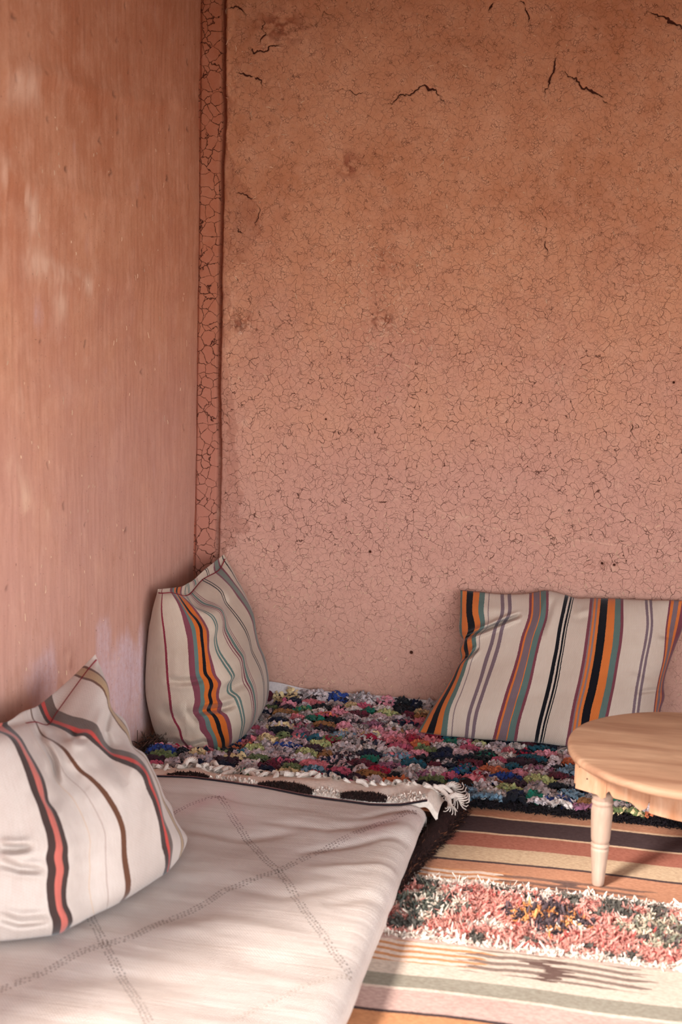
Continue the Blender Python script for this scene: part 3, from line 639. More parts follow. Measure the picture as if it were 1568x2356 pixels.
# stitched dashes belong to the cover
def dash_z(x_, y_):
    x1_ = xr(y_)-R
    if x_ <= x1_: return float(mat_z(np.array(x_), np.array(y_)))
    ze_ = float(mat_z(np.array(x1_), np.array(y_))); cs_ = math.sqrt(max(0, 1-min(1, (x_-x1_)/R)**2))
    return ze_-R*(1-cs_)*(ze_-.0105)/(2*R)+.0004
DV = []; DF = []; DC = []; base_n = 0
dr = np.random.default_rng(17)
for li, pts in enumerate(DIAM):
    q = np.array(px2m(pts)); d = np.r_[0, np.cumsum(np.hypot(*np.diff(q, axis=0).T))]; s = 0.
    while s < d[-1]:
        for row in (-1, 0, 1) if li not in (2, 4) else (-.5, .5):
            ss = s+.0040*(row % 2); 
            if ss >= d[-1] or dr.random() < .06: continue
            p = np.array([np.interp(ss, d, q[:, 0]), np.interp(ss, d, q[:, 1])]); p2 = np.array([np.interp(ss+.004, d, q[:, 0]), np.interp(ss+.004, d, q[:, 1])])
            tn = p2-p; tn /= np.linalg.norm(tn)+1e-9; nn = np.array([-tn[1], tn[0]])
            c = p+nn*row*.0066+dr.normal(0, .0005, 2)
            if c[0] > xr(c[1])-.010: continue
            L = dr.uniform(.0021, .0029); w = .0015
            e = np.array([1., .15]); e /= np.linalg.norm(e); f = np.array([-e[1], e[0]])
            e, f = (tn*.55+np.array([1., 0])*.45), None; e /= np.linalg.norm(e); f = np.array([-e[1], e[0]])
            cs = [c-e*L, c-f*w, c+e*L, c+f*w, c]
            zz = [dash_z(k_[0], k_[1])+h_ for k_, h_ in zip(cs, (.0001, .0001, .0001, .0001, .0010))]
            b0 = len(DV)
            for k_, z_ in zip(cs, zz): DV.append((k_[0], k_[1], float(z_)))
            DF += [[b0, b0+1, b0+4], [b0+1, b0+2, b0+4], [b0+2, b0+3, b0+4], [b0+3, b0, b0+4]]
            tcol = sstep(-1.28, -1.02, c[1]); tw = sstep(-1.5, -1.9, c[1])
            col = np.array(s2l(76, 28, 34))*tcol+(1-tcol)*np.array(s2l(66, 46, 36)); col = col*(1-.0*tw)*dr.uniform(.8, 1.25)
            if li == 4: col = col*.5+.5*np.array(s2l(196, 170, 150))
            DC += [col]*5
        s += .0086
M_rb = mat_rugback(); M_st = mat_vcol('pattern_wool', .95, .1, .1)
nV = len(Vf)
mesh('rug_cover', np.concatenate([Vf, np.array(DV)]), [gridF(nr, nc)[:, ::-1], np.array(DF)+nV], None, mtr, attrs=dict(bleed=np.r_[bleed, np.zeros(len(DV))]),
     col=np.concatenate([np.zeros((nV, 3)), np.array(DC)]), mats=[M_rb, M_st], mi=np.r_[np.zeros((nr-1)*(nc-1)), np.ones(len(DF))])

# ---- the far end of the rug: dark cord, turned-up white hem with loops, brown pile, fringe
def hemz(x, s):
    """profile of the hem from the crest (s=0) to the floor (s=1) : y, z"""
    wv = .010*noise2(x*13, x*0, 231)+.005*noise2(x*37, x*0, 232)
    y = YBx(x)+.014+(.100+.02*noise2(x*5, x*0, 233))*s+wv*s
    z = .088-.014*s+.024*sstep(.35, .62, x)*(1-.6*sstep(.76, .84, x))*s+.006*np.sin(np.pi*np.clip(s*1.1, 0, 1))+.012*noise2(x*22, s*2, 234)*s
    z = z-.034*sstep(.822, .856, x); return y, z
hx = np.linspace(.02, .852, 420); hs = np.linspace(-.06, 1, 26); HX, HS = np.meshgrid(hx, hs, indexing='ij')
HY, HZ = hemz(HX, HS); HZ = HZ-.004-.012*(HS < 0); HZ += .0022*np.abs(np.sin(HX*260+3*noise2(HX*20, HS, 5)))*np.exp(-((HS-.12)/.10)**2)
M_hem = mat_plain('white_wool_hem', s2l(222, 206, 192), .95, .12, 160, .6, .0012)
mesh('hem', np.stack([HX, HY, HZ], -1).reshape(-1, 3), gridF(len(hx), len(hs))[:, ::-1], M_hem, mtr)
cx = np.linspace(.03, .828, 200)
for k, (dy, dz, r_, cc, nm) in enumerate([(.004, .0020, .0022, s2l(34, 26, 30), 'edge_cord'), (.0095, .0012, .0022, s2l(150, 104, 100), 'edge_cord')]):
    P = np.stack([cx, YBx(cx)+dy+.002*noise2(cx*8, cx*0, 240), mat_z(cx, np.full_like(cx, YB))-.001+dz], -1); P[:, 2] -= .0*cx
    v_, f_ = tube(P, r_, 6); o = mesh(nm, v_, f_, mat_plain('cord_%d' % k, cc, .9, .2, 200), mtr)
    tag(o, ['black edge cord', 'pink edge cord'][k])
# ribbons for all kinds of pile
def ribbons(P, T, Nn, L, Wd, curl, cols, seg=3, r=None):
    """P base (n,3), T direction (n,3), Nn side vectors; each a strip with seg segments bending by curl"""
    n = len(P); k = seg+1; s = np.linspace(0, 1, k)
    up = np.array([0, 0, 1.])
    C = P[:, None]+T[:, None]*(L[:, None, None]*s[None, :, None])+curl[:, None]*(s[None, :, None]**2)*L[:, None, None]
    w = Wd[:, None, None]*(1-.45*s[None, :, None]**2)
    A = C-Nn[:, None]*w; B = C+Nn[:, None]*w
    M = C+up*(Wd[:, None, None]*.8)
    V = np.stack([A, M, B], 2).reshape(-1, 3)     # n,k,3
    b = (np.arange(n)*k*3)[:, None]; F = []
    for i in range(seg):
        for j in range(2):
            F.append(np.concatenate([b+i*3+j, b+i*3+j+1, b+(i+1)*3+j+1, b+(i+1)*3+j], 1))
    return V, np.concatenate(F), np.repeat(cols, k*3, 0)
M_pile = mat_vcol('wool_pile', .95, .04, .2)
def pile(name, parent, P, dirs, L, Wd, cols, curl_amt=.5, seed=1, seg=3, mat=None, stuff=True):
    r = np.random.default_rng(seed); n = len(P); T = dirs/np.linalg.norm(dirs, axis=1)[:, None]
    sd = np.cross(T, r.normal(size=(n, 3))); sd /= np.linalg.norm(sd, axis=1)[:, None]+1e-9
    cu = r.normal(size=(n, 3))*curl_amt; V, F, C = ribbons(P, T, sd, L, Wd, cu, cols, seg)
    V[:, 2] = np.maximum(V[:, 2], .002)
    o = mesh(name, V, F, mat or M_pile, parent, col=C)
    if stuff: o['kind'] = 'stuff'
    return o
r = np.random.default_rng(31)
# brown wool tufts on the hem crest
def crest(p0, p1, n, c0):
    u = r.random(n); X0, X1 = at(*p0, 2, .09)[0], at(*p1, 2, .09)[0]
    x = X0+(X1-X0)*u; s = r.uniform(-.02, .30, n)*np.sin(np.pi*np.clip(u, .05, .95))**.4; y, z = hemz(x, s)
    P = np.stack([x, y, z], -1); d = np.stack([r.normal(0, .5, n), r.uniform(-.5, .5, n), r.uniform(.3, 1, n)], -1)
    return P, d, np.array(c0)[None]*r.uniform(.6, 1.5, n)[:, None]
Pk, dk, ck = zip(*[crest(a, b, n*4, s2l(44, 27, 24)) for a, b, n in [((378,1791),(470,1800),260), ((590,1810),(722,1822),420), ((782,1835),(888,1842),420)]])
P = np.concatenate(Pk); d = np.concatenate(dk); c_ = np.concatenate(ck)
pile('brown_pile', mtr, P, d, r.uniform(.0025, .0048, len(P)), np.full(len(P), .0014), c_, .4, 2)
Pk, dk, ck = zip(*[crest(a, b, n, s2l(216, 198, 184)) for a, b, n in [((470,1800),(590,1811),200), ((722,1822),(782,1834),120), ((888,1842),(975,1842),220)]])
P = np.concatenate(Pk); d = np.concatenate(dk); c_ = np.concatenate(ck)
pile('white_pile', mtr, P, d, r.uniform(.003, .005, len(P)), np.full(len(P), .0030), c_, .5, 2)
# shaggy dark side edge that shows beneath the mattress
n = 5200; y = r.uniform(-1.16, -.565, n); cxl = np.interp(y, [-1.2, -1.0, -.85, -.72, -.56], [.806, .825, .852, .868, .880])
rad = np.interp(y, [-1.2, -1.0, -.8, -.56], [.008, .016, .026, .024]); a = r.uniform(-.2, math.pi+.2, n)
P = np.stack([cxl+rad*np.cos(a), y, .006+rad*.9*np.clip(np.sin(a), 0, 1)], -1); d = np.stack([np.cos(a), r.normal(0, .6, n), np.sin(a)+.1], -1)
tone = np.where(r.random(n)[:, None] < .9, np.array(s2l(48, 28, 24))[None], np.array(s2l(108, 66, 46))[None])
pile('dark_pile_edge', mtr, P, d, r.uniform(.006, .012, n), np.full(n, .0011), tone*r.uniform(.6, 1.3, n)[:, None], .5, 5)
yk = np.linspace(-1.18, -.56, 80); P = np.stack([np.interp(yk, [-1.2, -1.0, -.85, -.72, -.56], [.806, .825, .852, .868, .880]), yk, .004+.6*np.interp(yk, [-1.2, -1.0, -.8, -.56], [.008, .016, .026, .024])], -1)
v_, f_ = tube(P, np.interp(yk, [-1.2, -1.0, -.8, -.56], [.008, .017, .027, .022]), 12); mesh('dark_edge_roll', v_, f_, mat_plain('dark_wool', s2l(40, 24, 22), .95, .3, 150), mtr)
# fringe tassels
M_tas = mat_plain('fringe_wool', s2l(214, 198, 186), .95, .12, 250, .4, .0008)
tr = np.random.default_rng(77)
def tassel(x, y, z, ang, L, curl, thick=.0045, strands=5):
    k = 16; s = np.linspace(0, 1, k); P = np.zeros((k, 3)); P[0] = (x, y, z); a = ang; 
    st = L/(k-1)
    for i in range(1, k):
        a += curl/(k-1)+tr.normal(0, .17); P[i] = P[i-1]+np.array([math.cos(a)*st, math.sin(a)*st, 0])
    P[:, 2] = z+tr.uniform(.004, .022)*np.sin(np.pi*np.clip(s*1.1, 0, 1))+np.interp(s, [0, .5, 1], [0, .062-z, .046-z+tr.uniform(0, .014)])
    parts = []; N = np.gradient(P, axis=0); N /= np.linalg.norm(N, axis=1)[:, None]; Sd = np.cross(N, [0, 0, 1.]); Up = np.cross(Sd, N)
    knot = tr.uniform(.35, .8)
    for q in range(strands):
        ph = 2*math.pi*q/strands; tw = ph+s*7
        spread = thick*(.8+2.6*np.clip((s-knot)/(1-knot), 0, 1))
        Q = P+(Sd*np.cos(tw)[:, None]+Up*np.sin(tw)[:, None])*spread[:, None]
        rr = thick*.36*(1-.35*np.clip((s-knot)/(1-knot), 0, 1)); parts.append(tube(Q, rr, 5))
    return joinVF(parts)
xs_t = np.linspace(.035, .86, 62)
for i, x in enumerate(xs_t):
    x = x+tr.normal(0, .004); s0 = tr.uniform(.78, .98); yy, zz = hemz(np.array(x), np.array(s0))
    ang = tr.normal(1.0, .95)
    cl = tr.choice([-1, 1])*tr.uniform(.6, 3.6); L = tr.uniform(.05, .085)
    if x > .80: ang = tr.uniform(-.5, .9); L = tr.uniform(.05, .085); cl = tr.normal(0, 1.)
    v_, f_ = tassel(x, float(yy), float(zz)+.004, ang, L, cl, tr.uniform(.0040, .0062), 8)
    mesh('tassel', v_, f_, M_tas, mtr)

# ================================================================== RAG RUG
rag = empty('rag_rug', (.9, -.35, 0)); tag(rag, 'shaggy multicoloured rag rug covering the floor against the back wall', 'rug')
bx = np.linspace(.035, 1.85, 120); by = np.linspace(-.668, -.020, 60); BX, BY = np.meshgrid(bx, by, indexing='ij')
def rag_z(x, y): return .010+.030*sstep(-.045, -.012, y)+.005*fbm(x*4, y*5, 301, 3)
def yfront(x): return -.655-.014*noise2(x*5, x*0, 302)
BY = -.020+(BY+.020)*(yfront(BX)+.020)/(-.648)
BZ = rag_z(BX, BY)
mesh('woven_base', np.stack([BX, BY, BZ], -1).reshape(-1, 3), gridF(len(bx), len(by)), mat_plain('rag_base', s2l(70, 56, 56), .95, .3, 120), rag)
# pale selvedge standing against the wall
sx_ = np.linspace(.035, 1.85, 300); sz_ = np.linspace(0, 1, 8); SX, SZ = np.meshgrid(sx_, sz_, indexing='ij')
top = .046+.006*noise2(SX*7, SX*0, 303)+.016*np.exp(-((SX-.25)/.08)**2)
mesh('selvedge', np.stack([SX, -.030+.018*SZ, .012+(top-.012)*SZ], -1).reshape(-1, 3), gridF(300, 8)[:, ::-1], mat_plain('pale_selvedge', s2l(196, 182, 178), .95, .12, 180), rag)
PAL = [((212,196,196), 14), ((196,178,182), 12), ((226,214,208), 9), ((176,160,158), 8), ((204,172,176), 7), ((24,26,34), 10), ((22,28,52), 6), ((40,66,140), 5), ((196,92,118), 7), ((214,120,128), 5), ((222,146,160), 4),
       ((36,92,110), 5), ((28,110,88), 4), ((110,124,78), 5), ((190,196,132), 3), ((206,112,72), 4), ((226,200,150), 6), ((98,34,50), 6), ((168,30,60), 3), ((60,36,48), 5), ((150,104,62), 3), ((120,150,170), 3), ((150,96,120), 3)]
pc_ = np.array([s2l(*c) for c, w in PAL]); pw_ = np.array([w for c, w in PAL], float); pw_ /= pw_.sum()
rr = np.random.default_rng(12); P = []; C = []; S_ = []
FIRST = [(.035, 17), (.078, 16), (.085, 0), (.058, 7), (.082, 0), (.05, 10), (.05, 5), (.03, 6), (.05, 3), (.06, 1)]
rowh = .036; nrow = 18
for k in range(nrow):
    y0 = -.035-k*rowh; x = .05+rr.uniform(0, .03)
    prev = -1
    while x < 1.80:
        wdt = rr.uniform(.035, .085); ci = rr.choice(len(PAL), p=pw_)
        if ci == prev: ci = rr.choice(len(PAL), p=pw_)
        prev = ci
        if k == 0 and x > .215 and FIRST: wdt, ci = FIRST.pop(0)
        mixc = rr.random() < (.28 if k else 0); c2i = rr.choice(len(PAL), p=pw_)
        n = int(wdt*rowh/(.0066**2)*1.6)
        xx = x+wdt*rr.random(n); yy = y0+rowh*(rr.random(n)-.5)*1.12
        yy += .008*np.sin(xx*23+k)
        cc = np.where((rr.random(n) < .4)[:, None] & mixc, pc_[c2i][None], pc_[ci][None])
        cc = cc*rr.uniform(.72, 1.18, n)[:, None]
        if PAL[ci][0][0] > 170 and abs(PAL[ci][0][0]-PAL[ci][0][1]) < 40 and rr.random() < .45:   # printed or grubby rags
            cc = cc*np.where(rr.random(n) < .35, .45, 1.)[:, None]
        dm = np.sqrt(np.clip(1-((xx-x)/wdt*2-1)**2, 0, 1))*np.sqrt(np.clip(1-((yy-y0)/rowh*1.7)**2, 0, 1))
        P.append(np.stack([xx, yy, dm], -1)); C.append(cc); x += wdt
P = np.concatenate(P); C = np.concatenate(C)
xx, yy = P[:, 0], P[:, 1]
keep = (yy > yfront(xx)+.004) & (yy < -.022)
dome = P[keep, 2]; xx, yy, C = xx[keep], yy[keep], C[keep]; n = len(xx)
# each rag end: a crumpled little petal (3x3 sheet, folded)
g = np.array([(i, j) for i in (-1, 0, 1) for j in (-1, 0, 1)], float)
ang = rr.uniform(0, 2*np.pi, n); sz = rr.uniform(.0050, .0092, n); tilt = rr.normal(0, .45, (n, 2))
gr = np.where(np.abs(g).sum(1) == 2, .70, 1.)
L0 = g[None, :, 0]*gr*sz[:, None]; L1 = g[None, :, 1]*gr*sz[:, None]*rr.uniform(.55, .95, n)[:, None]
hh = rr.normal(0, .20, (n, 9))*sz[:, None]-.75*sz[:, None]*(np.abs(g).sum(1) > 0)[None]
X3 = L0*np.cos(ang)[:, None]-L1*np.sin(ang)[:, None]; Y3 = L0*np.sin(ang)[:, None]+L1*np.cos(ang)[:, None]
Z3_ = hh+X3*tilt[:, :1]+Y3*tilt[:, 1:]
lump = .017*dome
press = np.where((xx < .30) & (yy > -.51), .25, 1.)          # flattened under the corner cushion
bz = rag_z(xx, yy)+(.010+lump)*press+rr.uniform(-.002, .004, n)
Vr = np.stack([xx[:, None]+X3, np.minimum(yy[:, None]+Y3, -.010), np.maximum(bz[:, None]+Z3_, .004)], -1).reshape(-1, 3)
b = (np.arange(n)*9)[:, None]; Fr = np.concatenate([np.concatenate([b+i*3+j, b+(i+1)*3+j, b+(i+1)*3+j+1, b+i*3+j+1], 1) for i in (0, 1) for j in (0, 1)])
o = mesh('rag_pile', Vr, Fr, mat_vcol('cotton_rags', .9, .1, .2, 200), rag, smooth=True, col=np.repeat(C, 9, 0)); o['kind'] = 'stuff'
# black woolly front edge and the frayed corner
n = 7000; x = rr.uniform(.60, 1.84, n); y = yfront(x)-rr.uniform(-.012, .010, n); P = np.stack([x, y, rr.uniform(.006, .02, n)], -1)
d = np.stack([rr.normal(0, .7, n), rr.uniform(-1, .3, n), rr.uniform(-.2, .8, n)], -1)
pile('dark_edge', rag, P, d, rr.uniform(.004, .009, n), np.full(n, .0016), np.array(s2l(26, 20, 24))[None]*rr.uniform(.5, 1.6, n)[:, None], .5, 6)
n = 1600; x = rr.uniform(.03, .78, n); y = rr.uniform(-.70, -.63, n); P = np.stack([x, y, rr.uniform(.006, .022, n)], -1)
d = np.stack([rr.normal(0, .7, n), rr.uniform(-1, .3, n), rr.uniform(-.2, .8, n)], -1)
pile('dark_edge', rag, P, d, rr.uniform(.008, .016, n), np.full(n, .0014), np.array(s2l(34, 24, 24))[None]*rr.uniform(.5, 1.6, n)[:, None], .5, 6)
n = 420; P = np.stack([rr.normal(.05, .018, n), rr.normal(-.50, .05, n), rr.uniform(.006, .030, n)], -1); P[:, 0] = np.maximum(P[:, 0], .022)
d = np.stack([rr.uniform(.0, 1, n), rr.normal(-.3, .8, n), rr.uniform(-.1, .6, n)], -1)
pile('frayed_corner', rag, P, d, rr.uniform(.010, .022, n), np.full(n, .0016), np.array(s2l(70, 48, 40))[None]*rr.uniform(.4, 1.5, n)[:, None], .5, 8)

# ================================================================== KILIM
kil = empty('striped_rug', (1.4, -1.5, 0)); tag(kil, 'flat striped rug in rust, beige and pink with a shaggy band, under the wooden table', 'rug')
def kz(x, y): return .004+.0045*np.clip(fbm(x*2.4, y*7, 401, 3)+.4, 0, 1)
kx = np.arange(.76, 2.3, .008); ky = np.arange(-2.75, -.56, .005); KX, KY = np.meshgrid(kx, ky, indexing='ij')
def mat_kilim():
    t = NT('kilim_wool', .95, .08); pc = t.attr('pc'); x = t.sep(pc)
    wob = t.math('MULTIPLY', t.math('SUBTRACT', t.noise(t.vmul(pc, (3.2, .8, 0)), 1, 3, .5), .5), .034)
    y = t.math('ADD', x[1], wob)
    y = t.math('ADD', y, t.math('MULTIPLY', t.math('SUBTRACT', t.noise(t.vmul(pc, (220, 60, 0)), 1, 2), .5), .003))
    CRM = s2l(226, 194, 160); RST = s2l(172, 110, 92); DK = s2l(82, 66, 66); BEI = s2l(206, 178, 146); TAN = s2l(196, 142, 112); PCH = s2l(220, 202, 184); GG = s2l(160, 152, 136); PNK = s2l(212, 178, 166); OR = s2l(214, 152, 108); WH = s2l(236, 214, 196)
    seq = [(-2.80, PNK), (-2.30, DK), (-2.22, CRM), (-2.1, OR), (-2.02, WH), (-1.90, RST), (-1.84, CRM), (-1.78, OR), (-1.735, WH), (-1.672, OR), (-1.608, DK), (-1.602, PNK), (-1.532, WH), (-1.520, GG), (-1.476, PCH), (-1.345, PNK), (-1.06, TAN), (-.966, DK), (-.958, BEI), (-.880, RST), (-.813, CRM), (-.797, DK), (-.715, CRM), (-.700, TAN)]
    lo, hi = -2.80, -.5; c = t.ramp(t.rng(y, lo, hi), [((p-lo)/(hi-lo), q) for p, q in seq], 'CONSTANT')
    # broken striations: orange and cream at the left, grey-brown at the table
    def lines(per, seed, lo_, hi_):
        q = t.math('FRACT', t.math('DIVIDE', t.math('ADD', y, t.math('MULTIPLY', t.math('SUBTRACT', t.noise(t.vmul(t.vadd(pc, (seed, 0, 0)), (9, 1, 0)), 1, 2), .5), .03)), per))
        return t.math('MULTIPLY', t.math('GREATER_THAN', q, lo_), t.math('LESS_THAN', q, hi_))
    def band(a, b, src=None): 
        src = src if src is not None else y
        return t.math('MULTIPLY', t.math('GREATER_THAN', src, a), t.math('LESS_THAN', src, b))
    xw = t.math('ADD', x[0], t.math('MULTIPLY', t.math('SUBTRACT', t.noise(t.vmul(pc, (4, 90, 0)), 1, 1), .5), .16))
    for a, b in ((-1.062, -1.002), (-1.425, -1.345)):
        c = t.mix(t.math('MULTIPLY', band(a, b), band(.5, 1.02, xw)), c, t.mix(lines(.021, 3, .45, 1.1), OR, WH))
        m = t.math('MULTIPLY', t.math('MULTIPLY', band(a-.012, b-.002), band(1.02 if a > -1.2 else .99, 1.31, xw)), lines(.0235, 7, .50, 1.1))
        c = t.mix(t.math('MULTIPLY', m, .8), c, s2l(118, 94, 86))
        q = t.math('MULTIPLY', band(a-.016, b-.014), band(1.125, 1.165, xw)); c = t.mix(q, c, s2l(116, 92, 84))
    mel = t.noise(t.vmul(pc, (.35, 1, 1)), 300, 3, .7); c = t.mix(t.rng(mel, .38, .62, .75, 0), c, t.mix(1., c, (.66, .6, .58), 'MULTIPLY'))
    big = t.noise(pc, 5, 3, .6); c = t.mix(t.rng(big, .35, .7, .25, 0), c, t.mix(1., c, (.85, .8, .78), 'MULTIPLY'))
    nb = t.bump(t.noise(t.vmul(pc, (180, 420, 1)), 1, 2), .5, .0012); nb = t.bump(mel, .3, .001, nb)
    return t.done(c, nb)
KV = np.stack([KX, KY, kz(KX, KY)], -1).reshape(-1, 3)
mesh('flat_weave', KV, gridF(len(kx), len(ky)), mat_kilim(), kil)
kr = np.random.default_rng(55)
n = 21000; x = kr.uniform(.60, 1.78, n); y = kr.uniform(-1.335, -1.068, n)-.006*noise2(x*9, x*0, 411)
e = np.minimum(y+1.335, -1.068-y)/.267
zz = .5+.5*np.sin(x*math.pi/.062); border = (e < .05+.11*zz*kr.random(n)) | (noise2(x*38, y*60, 420) > .24)
col = np.array(s2l(218, 148, 134))[None].repeat(n, 0)
col[kr.random(n) < .25] = s2l(226, 160, 142); col[kr.random(n) < .12] = s2l(190, 92, 84)
col[border] = s2l(240, 222, 206)
dkb = (noise2(x*24, y*45, 413) > .22) & (e > .04) & (e < .33); col[dkb] = s2l(98, 92, 84)
for cx0, kind in ((.88, 0), (1.125, 1), (1.34, 2), (1.56, 1), (1.74, 0)):
    dd = np.abs(x-cx0)/.085+np.abs(y+1.185)/.075; ins = dd < 1.1+.5*noise2(x*60, y*60, 414)
    pick = kr.random(n); nz = noise2(x*75, y*90, 415+kind)
    pal = {0: [(88,90,82), (232,214,194), (120,120,104)], 1: [(84,68,72), (226,150,92), (98,82,84)], 2: [(140,136,116), (226,206,180), (110,96,90)]}[kind]
    cc = np.where((nz > .12)[:, None], np.array(s2l(*pal[1]))[None], np.where((nz < -.16)[:, None], np.array(s2l(*pal[2]))[None], np.array(s2l(*pal[0]))[None]))
    m = ins & (pick < .92); col[m] = cc[m]
col = col*kr.uniform(.75, 1.12, n)[:, None]
red = x < .82; col[red] = col[red]*np.array([.8, .5, .5])
P = np.stack([x, y, kz(x, y)], -1); d = np.stack([kr.normal(.2, .8, n), kr.normal(-.5, .8, n), kr.uniform(.2, .7, n)], -1)
pile('shaggy_band', kil, P, d, kr.uniform(.005, .010, n), kr.uniform(.0022, .0036, n), col, .6, 9)

# ================================================================== TABLE
M_wood = None
def mat_wood(name, a, b, c3_, stretch=(14, 1.6, 14), rough=.62):
    t = NT(name, rough, .25); pc = t.attr('pc'); v = t.vmul(pc, stretch)
    n = t.noise(v, 1.6, 4, .55, dist=.6); n2 = t.noise(t.vmul(pc, tuple(q*9 for q in stretch)), 1.2, 2, .6)
    c = t.mix(t.rng(n, .32, .66), a, b); c = t.mix(t.rng(n, .62, .8, 0, .7), c, c3_); c = t.mix(t.rng(n2, .4, .7, 0, .22), c, tuple(q*.6 for q in a))
    return t.done(c, t.bump(n2, .2, .0008))
M_top = mat_wood('bare_wood_top', s2l(146, 104, 80), s2l(184, 144, 114), s2l(200, 164, 136), (1.5, 11, 6))
M_leg = mat_wood('bare_wood_leg', s2l(166, 136, 116), s2l(184, 158, 140), s2l(194, 170, 152), (16, 16, 2.5))
M_apr = mat_wood('bare_wood_apron', s2l(172, 118, 84), s2l(190, 148, 118), s2l(198, 164, 138), (22, 22, 4))
TC = np.array([1.3775, -.985]); TR = .243; TZ = .310
tab = empty('round_table', (TC[0], TC[1], .0)); tag(tab, 'low round table of bare pale wood standing on the striped rug at right', 'table')
prof = [(0, 0), (TR*.5, 0), (TR-.010, 0), (TR-.004, -.0015), (TR-.001, -.005), (TR, -.010), (TR-.001, -.015), (TR-.006, -.018), (TR-.03, -.019), (0, -.019)]
na = 96; V = []; F = []
for i in range(na):
    a = 2*math.pi*i/na
    for (pr, pz) in prof:
        w = 1+.004*math.sin(3*a+1)+.002*math.sin(7*a)
        V.append((TC[0]+pr*w*math.cos(a), TC[1]+pr*w*math.sin(a), TZ+pz+.0012*math.sin(a*5)*(pr/TR)))
mesh('tabletop', np.array(V), gridF(na, len(prof), 0, True), M_top, tab)
def legV(x, y, zt):
    pr = [(0, .0), (.0105, 0), (.0125, .004), (.0155, .045), (.0178, .072), (.0185, .079), (.0185, .082), (.0165, .084), (.0165, .0855), (.0192, .088), (.0192, .092), (.0165, .094), (.0165, .0955), (.0185, .098), (.0195, .104),
          (.0212, .135), (.0222, .160), (.0222, .168), (.0200, .176), (.0200, .1785), (.0222, .181), (.0222, .1855), (.0195, .188), (.0195, .190), (.0218, .193), (.0218, .198), (.0205, .206), (.013, .208), (.013, zt), (0, zt)]
    n_ = 28; V = []
    for i in range(n_):
        a = 2*math.pi*i/n_
        for r0, z0 in pr:
            q = 1
            if z0 >= .2: q = min(1/max(abs(math.cos(a-.35)), abs(math.sin(a-.35))), 1.22)
            V.append((x+r0*q*math.cos(a), y+r0*q*math.sin(a), z0+.007))
    return np.array(V), gridF(n_, len(pr), 0, True)
def pos(deg, rad): return TC+rad*np.array([math.cos(math.radians(deg)), math.sin(math.radians(deg))])
LEGD = (192, 317, 75)
for dg in LEGD:
    p = np.array([1.2135, -1.0105]) if dg == 192 else pos(dg, .172)
    v_, f_ = legV(p[0], p[1], .275); mesh('leg', v_, f_, M_leg, tab)
def plank(p0, p1, th, zt, zbot, n=40, inward=None):
    """vertical board between plan points with a scalloped lower edge zbot(s)"""
    p0 = np.array(p0); p1 = np.array(p1); t = p1-p0; L = np.linalg.norm(t); t /= L; nn = np.array([t[1], -t[0]])
    if np.dot(nn, (p0+p1)/2-TC) < 0: nn = -nn
    s = np.linspace(0, 1, n); V = []
    for k in s:
        p = p0+t*L*k; zb = zbot(k)
        for off, z in ((0, zt), (th, zt), (th, zb), (0, zb)): V.append((*(p+nn*off), z))
    V = np.array(V); F = []
    for i in range(n-1):
        for j in range(4): a = i*4+j; b_ = i*4+(j+1) % 4; F.append([a, b_, b_+4, a+4])
    F += [[0, 1, 2, 3], [(n-1)*4+3, (n-1)*4+2, (n-1)*4+1, (n-1)*4]]
    return V, np.array(F)
zt = TZ-.0195
def A_(px, py, z): q = at(px, py, 2, z); return np.array([q[0], q[1]])
pA, pB = A_(1324, 1812, .225), A_(1394, 1832, .219)
pC = A_(1493, 1862, .208); pD = pC+(pC-pB)*0+np.array([.20, -.022])
v_, f_ = plank(pA, pB, .004, zt, lambda s: .225-.007*s-(.006*math.exp(-((s-.86)/.09)**2)), 24); fr_ = mesh('apron', v_, f_, M_apr, tab, smooth=False)
v_, f_ = plank(pB, pC, .002, zt, lambda s: .219+.012*math.exp(-((s-.06)/.07)**2)-.004*s-.012*math.exp(-((s-.80)/.16)**2)+(.012*sstep(.93, 1.0, s)), 60); mesh('apron', v_, f_, M_apr, tab, smooth=False)
v_, f_ = plank(pC, pD, .004, zt, lambda s: .208-.010*math.sin(math.pi*s)**.8-.006, 40); mesh('apron', v_, f_, M_apr, tab, smooth=False)
ring = [pD, pos(352, .20), pos(35, .20), pos(75, .21), pos(125, .20), pos(160, .205), pA]
for a_, b__ in zip(ring[:-1], ring[1:]):
    v_, f_ = plank(a_, b__, .004, zt, lambda s: .234+.006*abs(math.sin(2*math.pi*s)), 30); mesh('apron', v_, f_, M_apr, tab, smooth=False)
M_nail = mat_plain('iron_nail', s2l(70, 52, 44), .5, .2, 300)
tdir = (pB-pA)/np.linalg.norm(pB-pA); nd = np.array([tdir[1], -tdir[0]]); nd = nd if np.dot(nd, pA-TC) > 0 else -nd
for px, py in [(1331, 1764), (1349, 1792)]:
    f = (px-1324)/(1392-1324); p = pA+(pB-pA)*f+nd*.0045; z = at(px, py, 1, p[1])[2]; V = []
    for i in range(10):
        a = 2*math.pi*i/10
        for r0, o0 in ((0, .0012), (.0012, .0010), (.0018, .0)):
            q = p+tdir*r0*math.cos(a)+nd*o0; V.append((q[0], q[1], z+r0*math.sin(a)))
    mesh('nail', np.array(V), gridF(10, 3, 0, True), M_nail, tab)

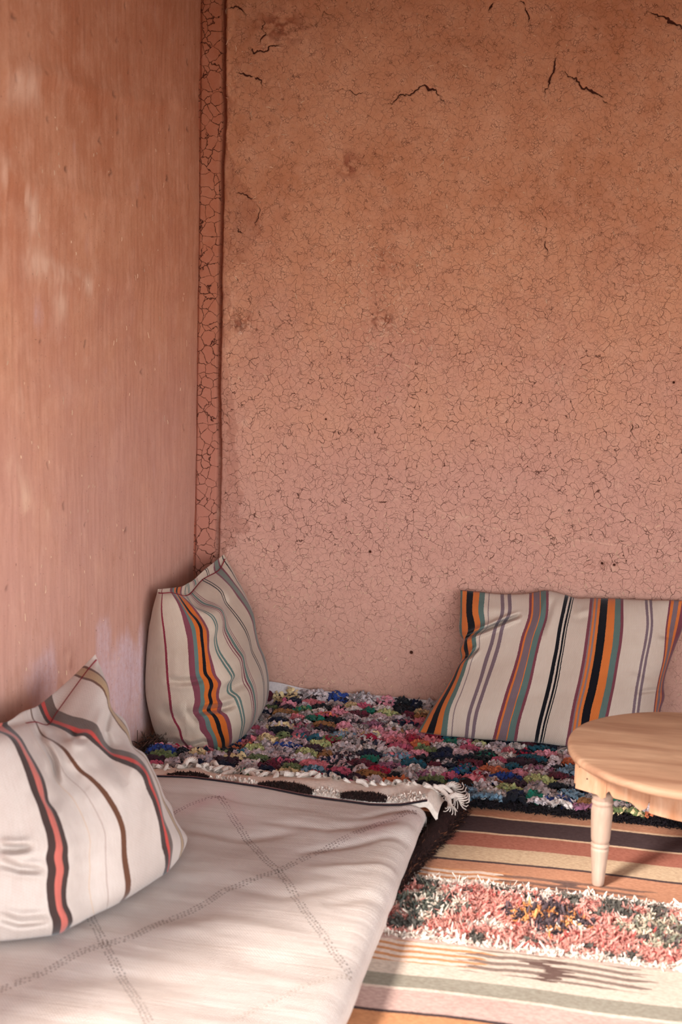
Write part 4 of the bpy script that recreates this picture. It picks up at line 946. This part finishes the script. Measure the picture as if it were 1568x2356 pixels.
# ================================================================== LIGHT, CAMERA
w = bpy.data.worlds.new('World'); SC.world = w; w.use_nodes = True
bg = w.node_tree.nodes['Background']; bg.inputs['Color'].default_value = (.86, .93, 1.0, 1)
nt = w.node_tree; tc = nt.nodes.new('ShaderNodeTexCoord'); sp_ = nt.nodes.new('ShaderNodeSeparateXYZ'); mr = nt.nodes.new('ShaderNodeMapRange')
nt.links.new(tc.outputs['Generated'], sp_.inputs[0]); nt.links.new(sp_.outputs[2], mr.inputs[0])
mr.interpolation_type = 'SMOOTHSTEP'
for i_, v_ in enumerate((.05, .62, 6.5, 1.7)): mr.inputs[i_+1].default_value = v_      # bright haze at the horizon, deeper sky above
mz = nt.nodes.new('ShaderNodeMapRange'); nt.links.new(sp_.outputs[0], mz.inputs[0])
for i_, v_ in enumerate((.1, .95, .92, 2.3)): mz.inputs[i_+1].default_value = v_         # sky boosted on the right, added to brighten the near left wall
mm = nt.nodes.new('ShaderNodeMath'); mm.operation = 'MULTIPLY'; nt.links.new(mr.outputs[0], mm.inputs[0]); nt.links.new(mz.outputs[0], mm.inputs[1])
nt.links.new(mm.outputs[0], bg.inputs['Strength'])
sun = bpy.data.lights.new('sun', 'SUN'); so = bpy.data.objects.new('sun', sun); COL.objects.link(so)
el = math.radians(33.5); hd = np.array([.54, .84]); hd /= np.linalg.norm(hd)
from mathutils import Vector, Matrix
dv = Vector((hd[0]*math.cos(el), hd[1]*math.cos(el), -math.sin(el))); so.rotation_euler = dv.to_track_quat('-Z', 'Y').to_euler()
sun.energy = 8.0; sun.angle = math.radians(10); sun.color = (1., .965, .92)
cam = bpy.data.cameras.new('camera'); co = bpy.data.objects.new('camera', cam); COL.objects.link(co); SC.camera = co
M = Matrix(((CR[0], CU[0], -CF[0], CAM[0]), (CR[1], CU[1], -CF[1], CAM[1]), (CR[2], CU[2], -CF[2], CAM[2]), (0, 0, 0, 1))); co.matrix_world = M
cam.sensor_fit = 'VERTICAL'; cam.sensor_height = 36; cam.sensor_width = 24; cam.lens = FPX/H_*36
cam.dof.use_dof = True; cam.dof.focus_distance = 3.75; cam.dof.aperture_fstop = 4.2; cam.clip_start = .05
vs = SC.view_settings; vs.view_transform = 'Standard'; vs.look = 'None'; vs.exposure = -0.10; vs.gamma = 1; vs.use_curve_mapping = False
SC.cycles.max_bounces = 5; SC.cycles.diffuse_bounces = 4; SC.cycles.glossy_bounces = 2; SC.cycles.use_adaptive_sampling = True; SC.cycles.adaptive_threshold = .06; SC.cycles.use_denoising = True
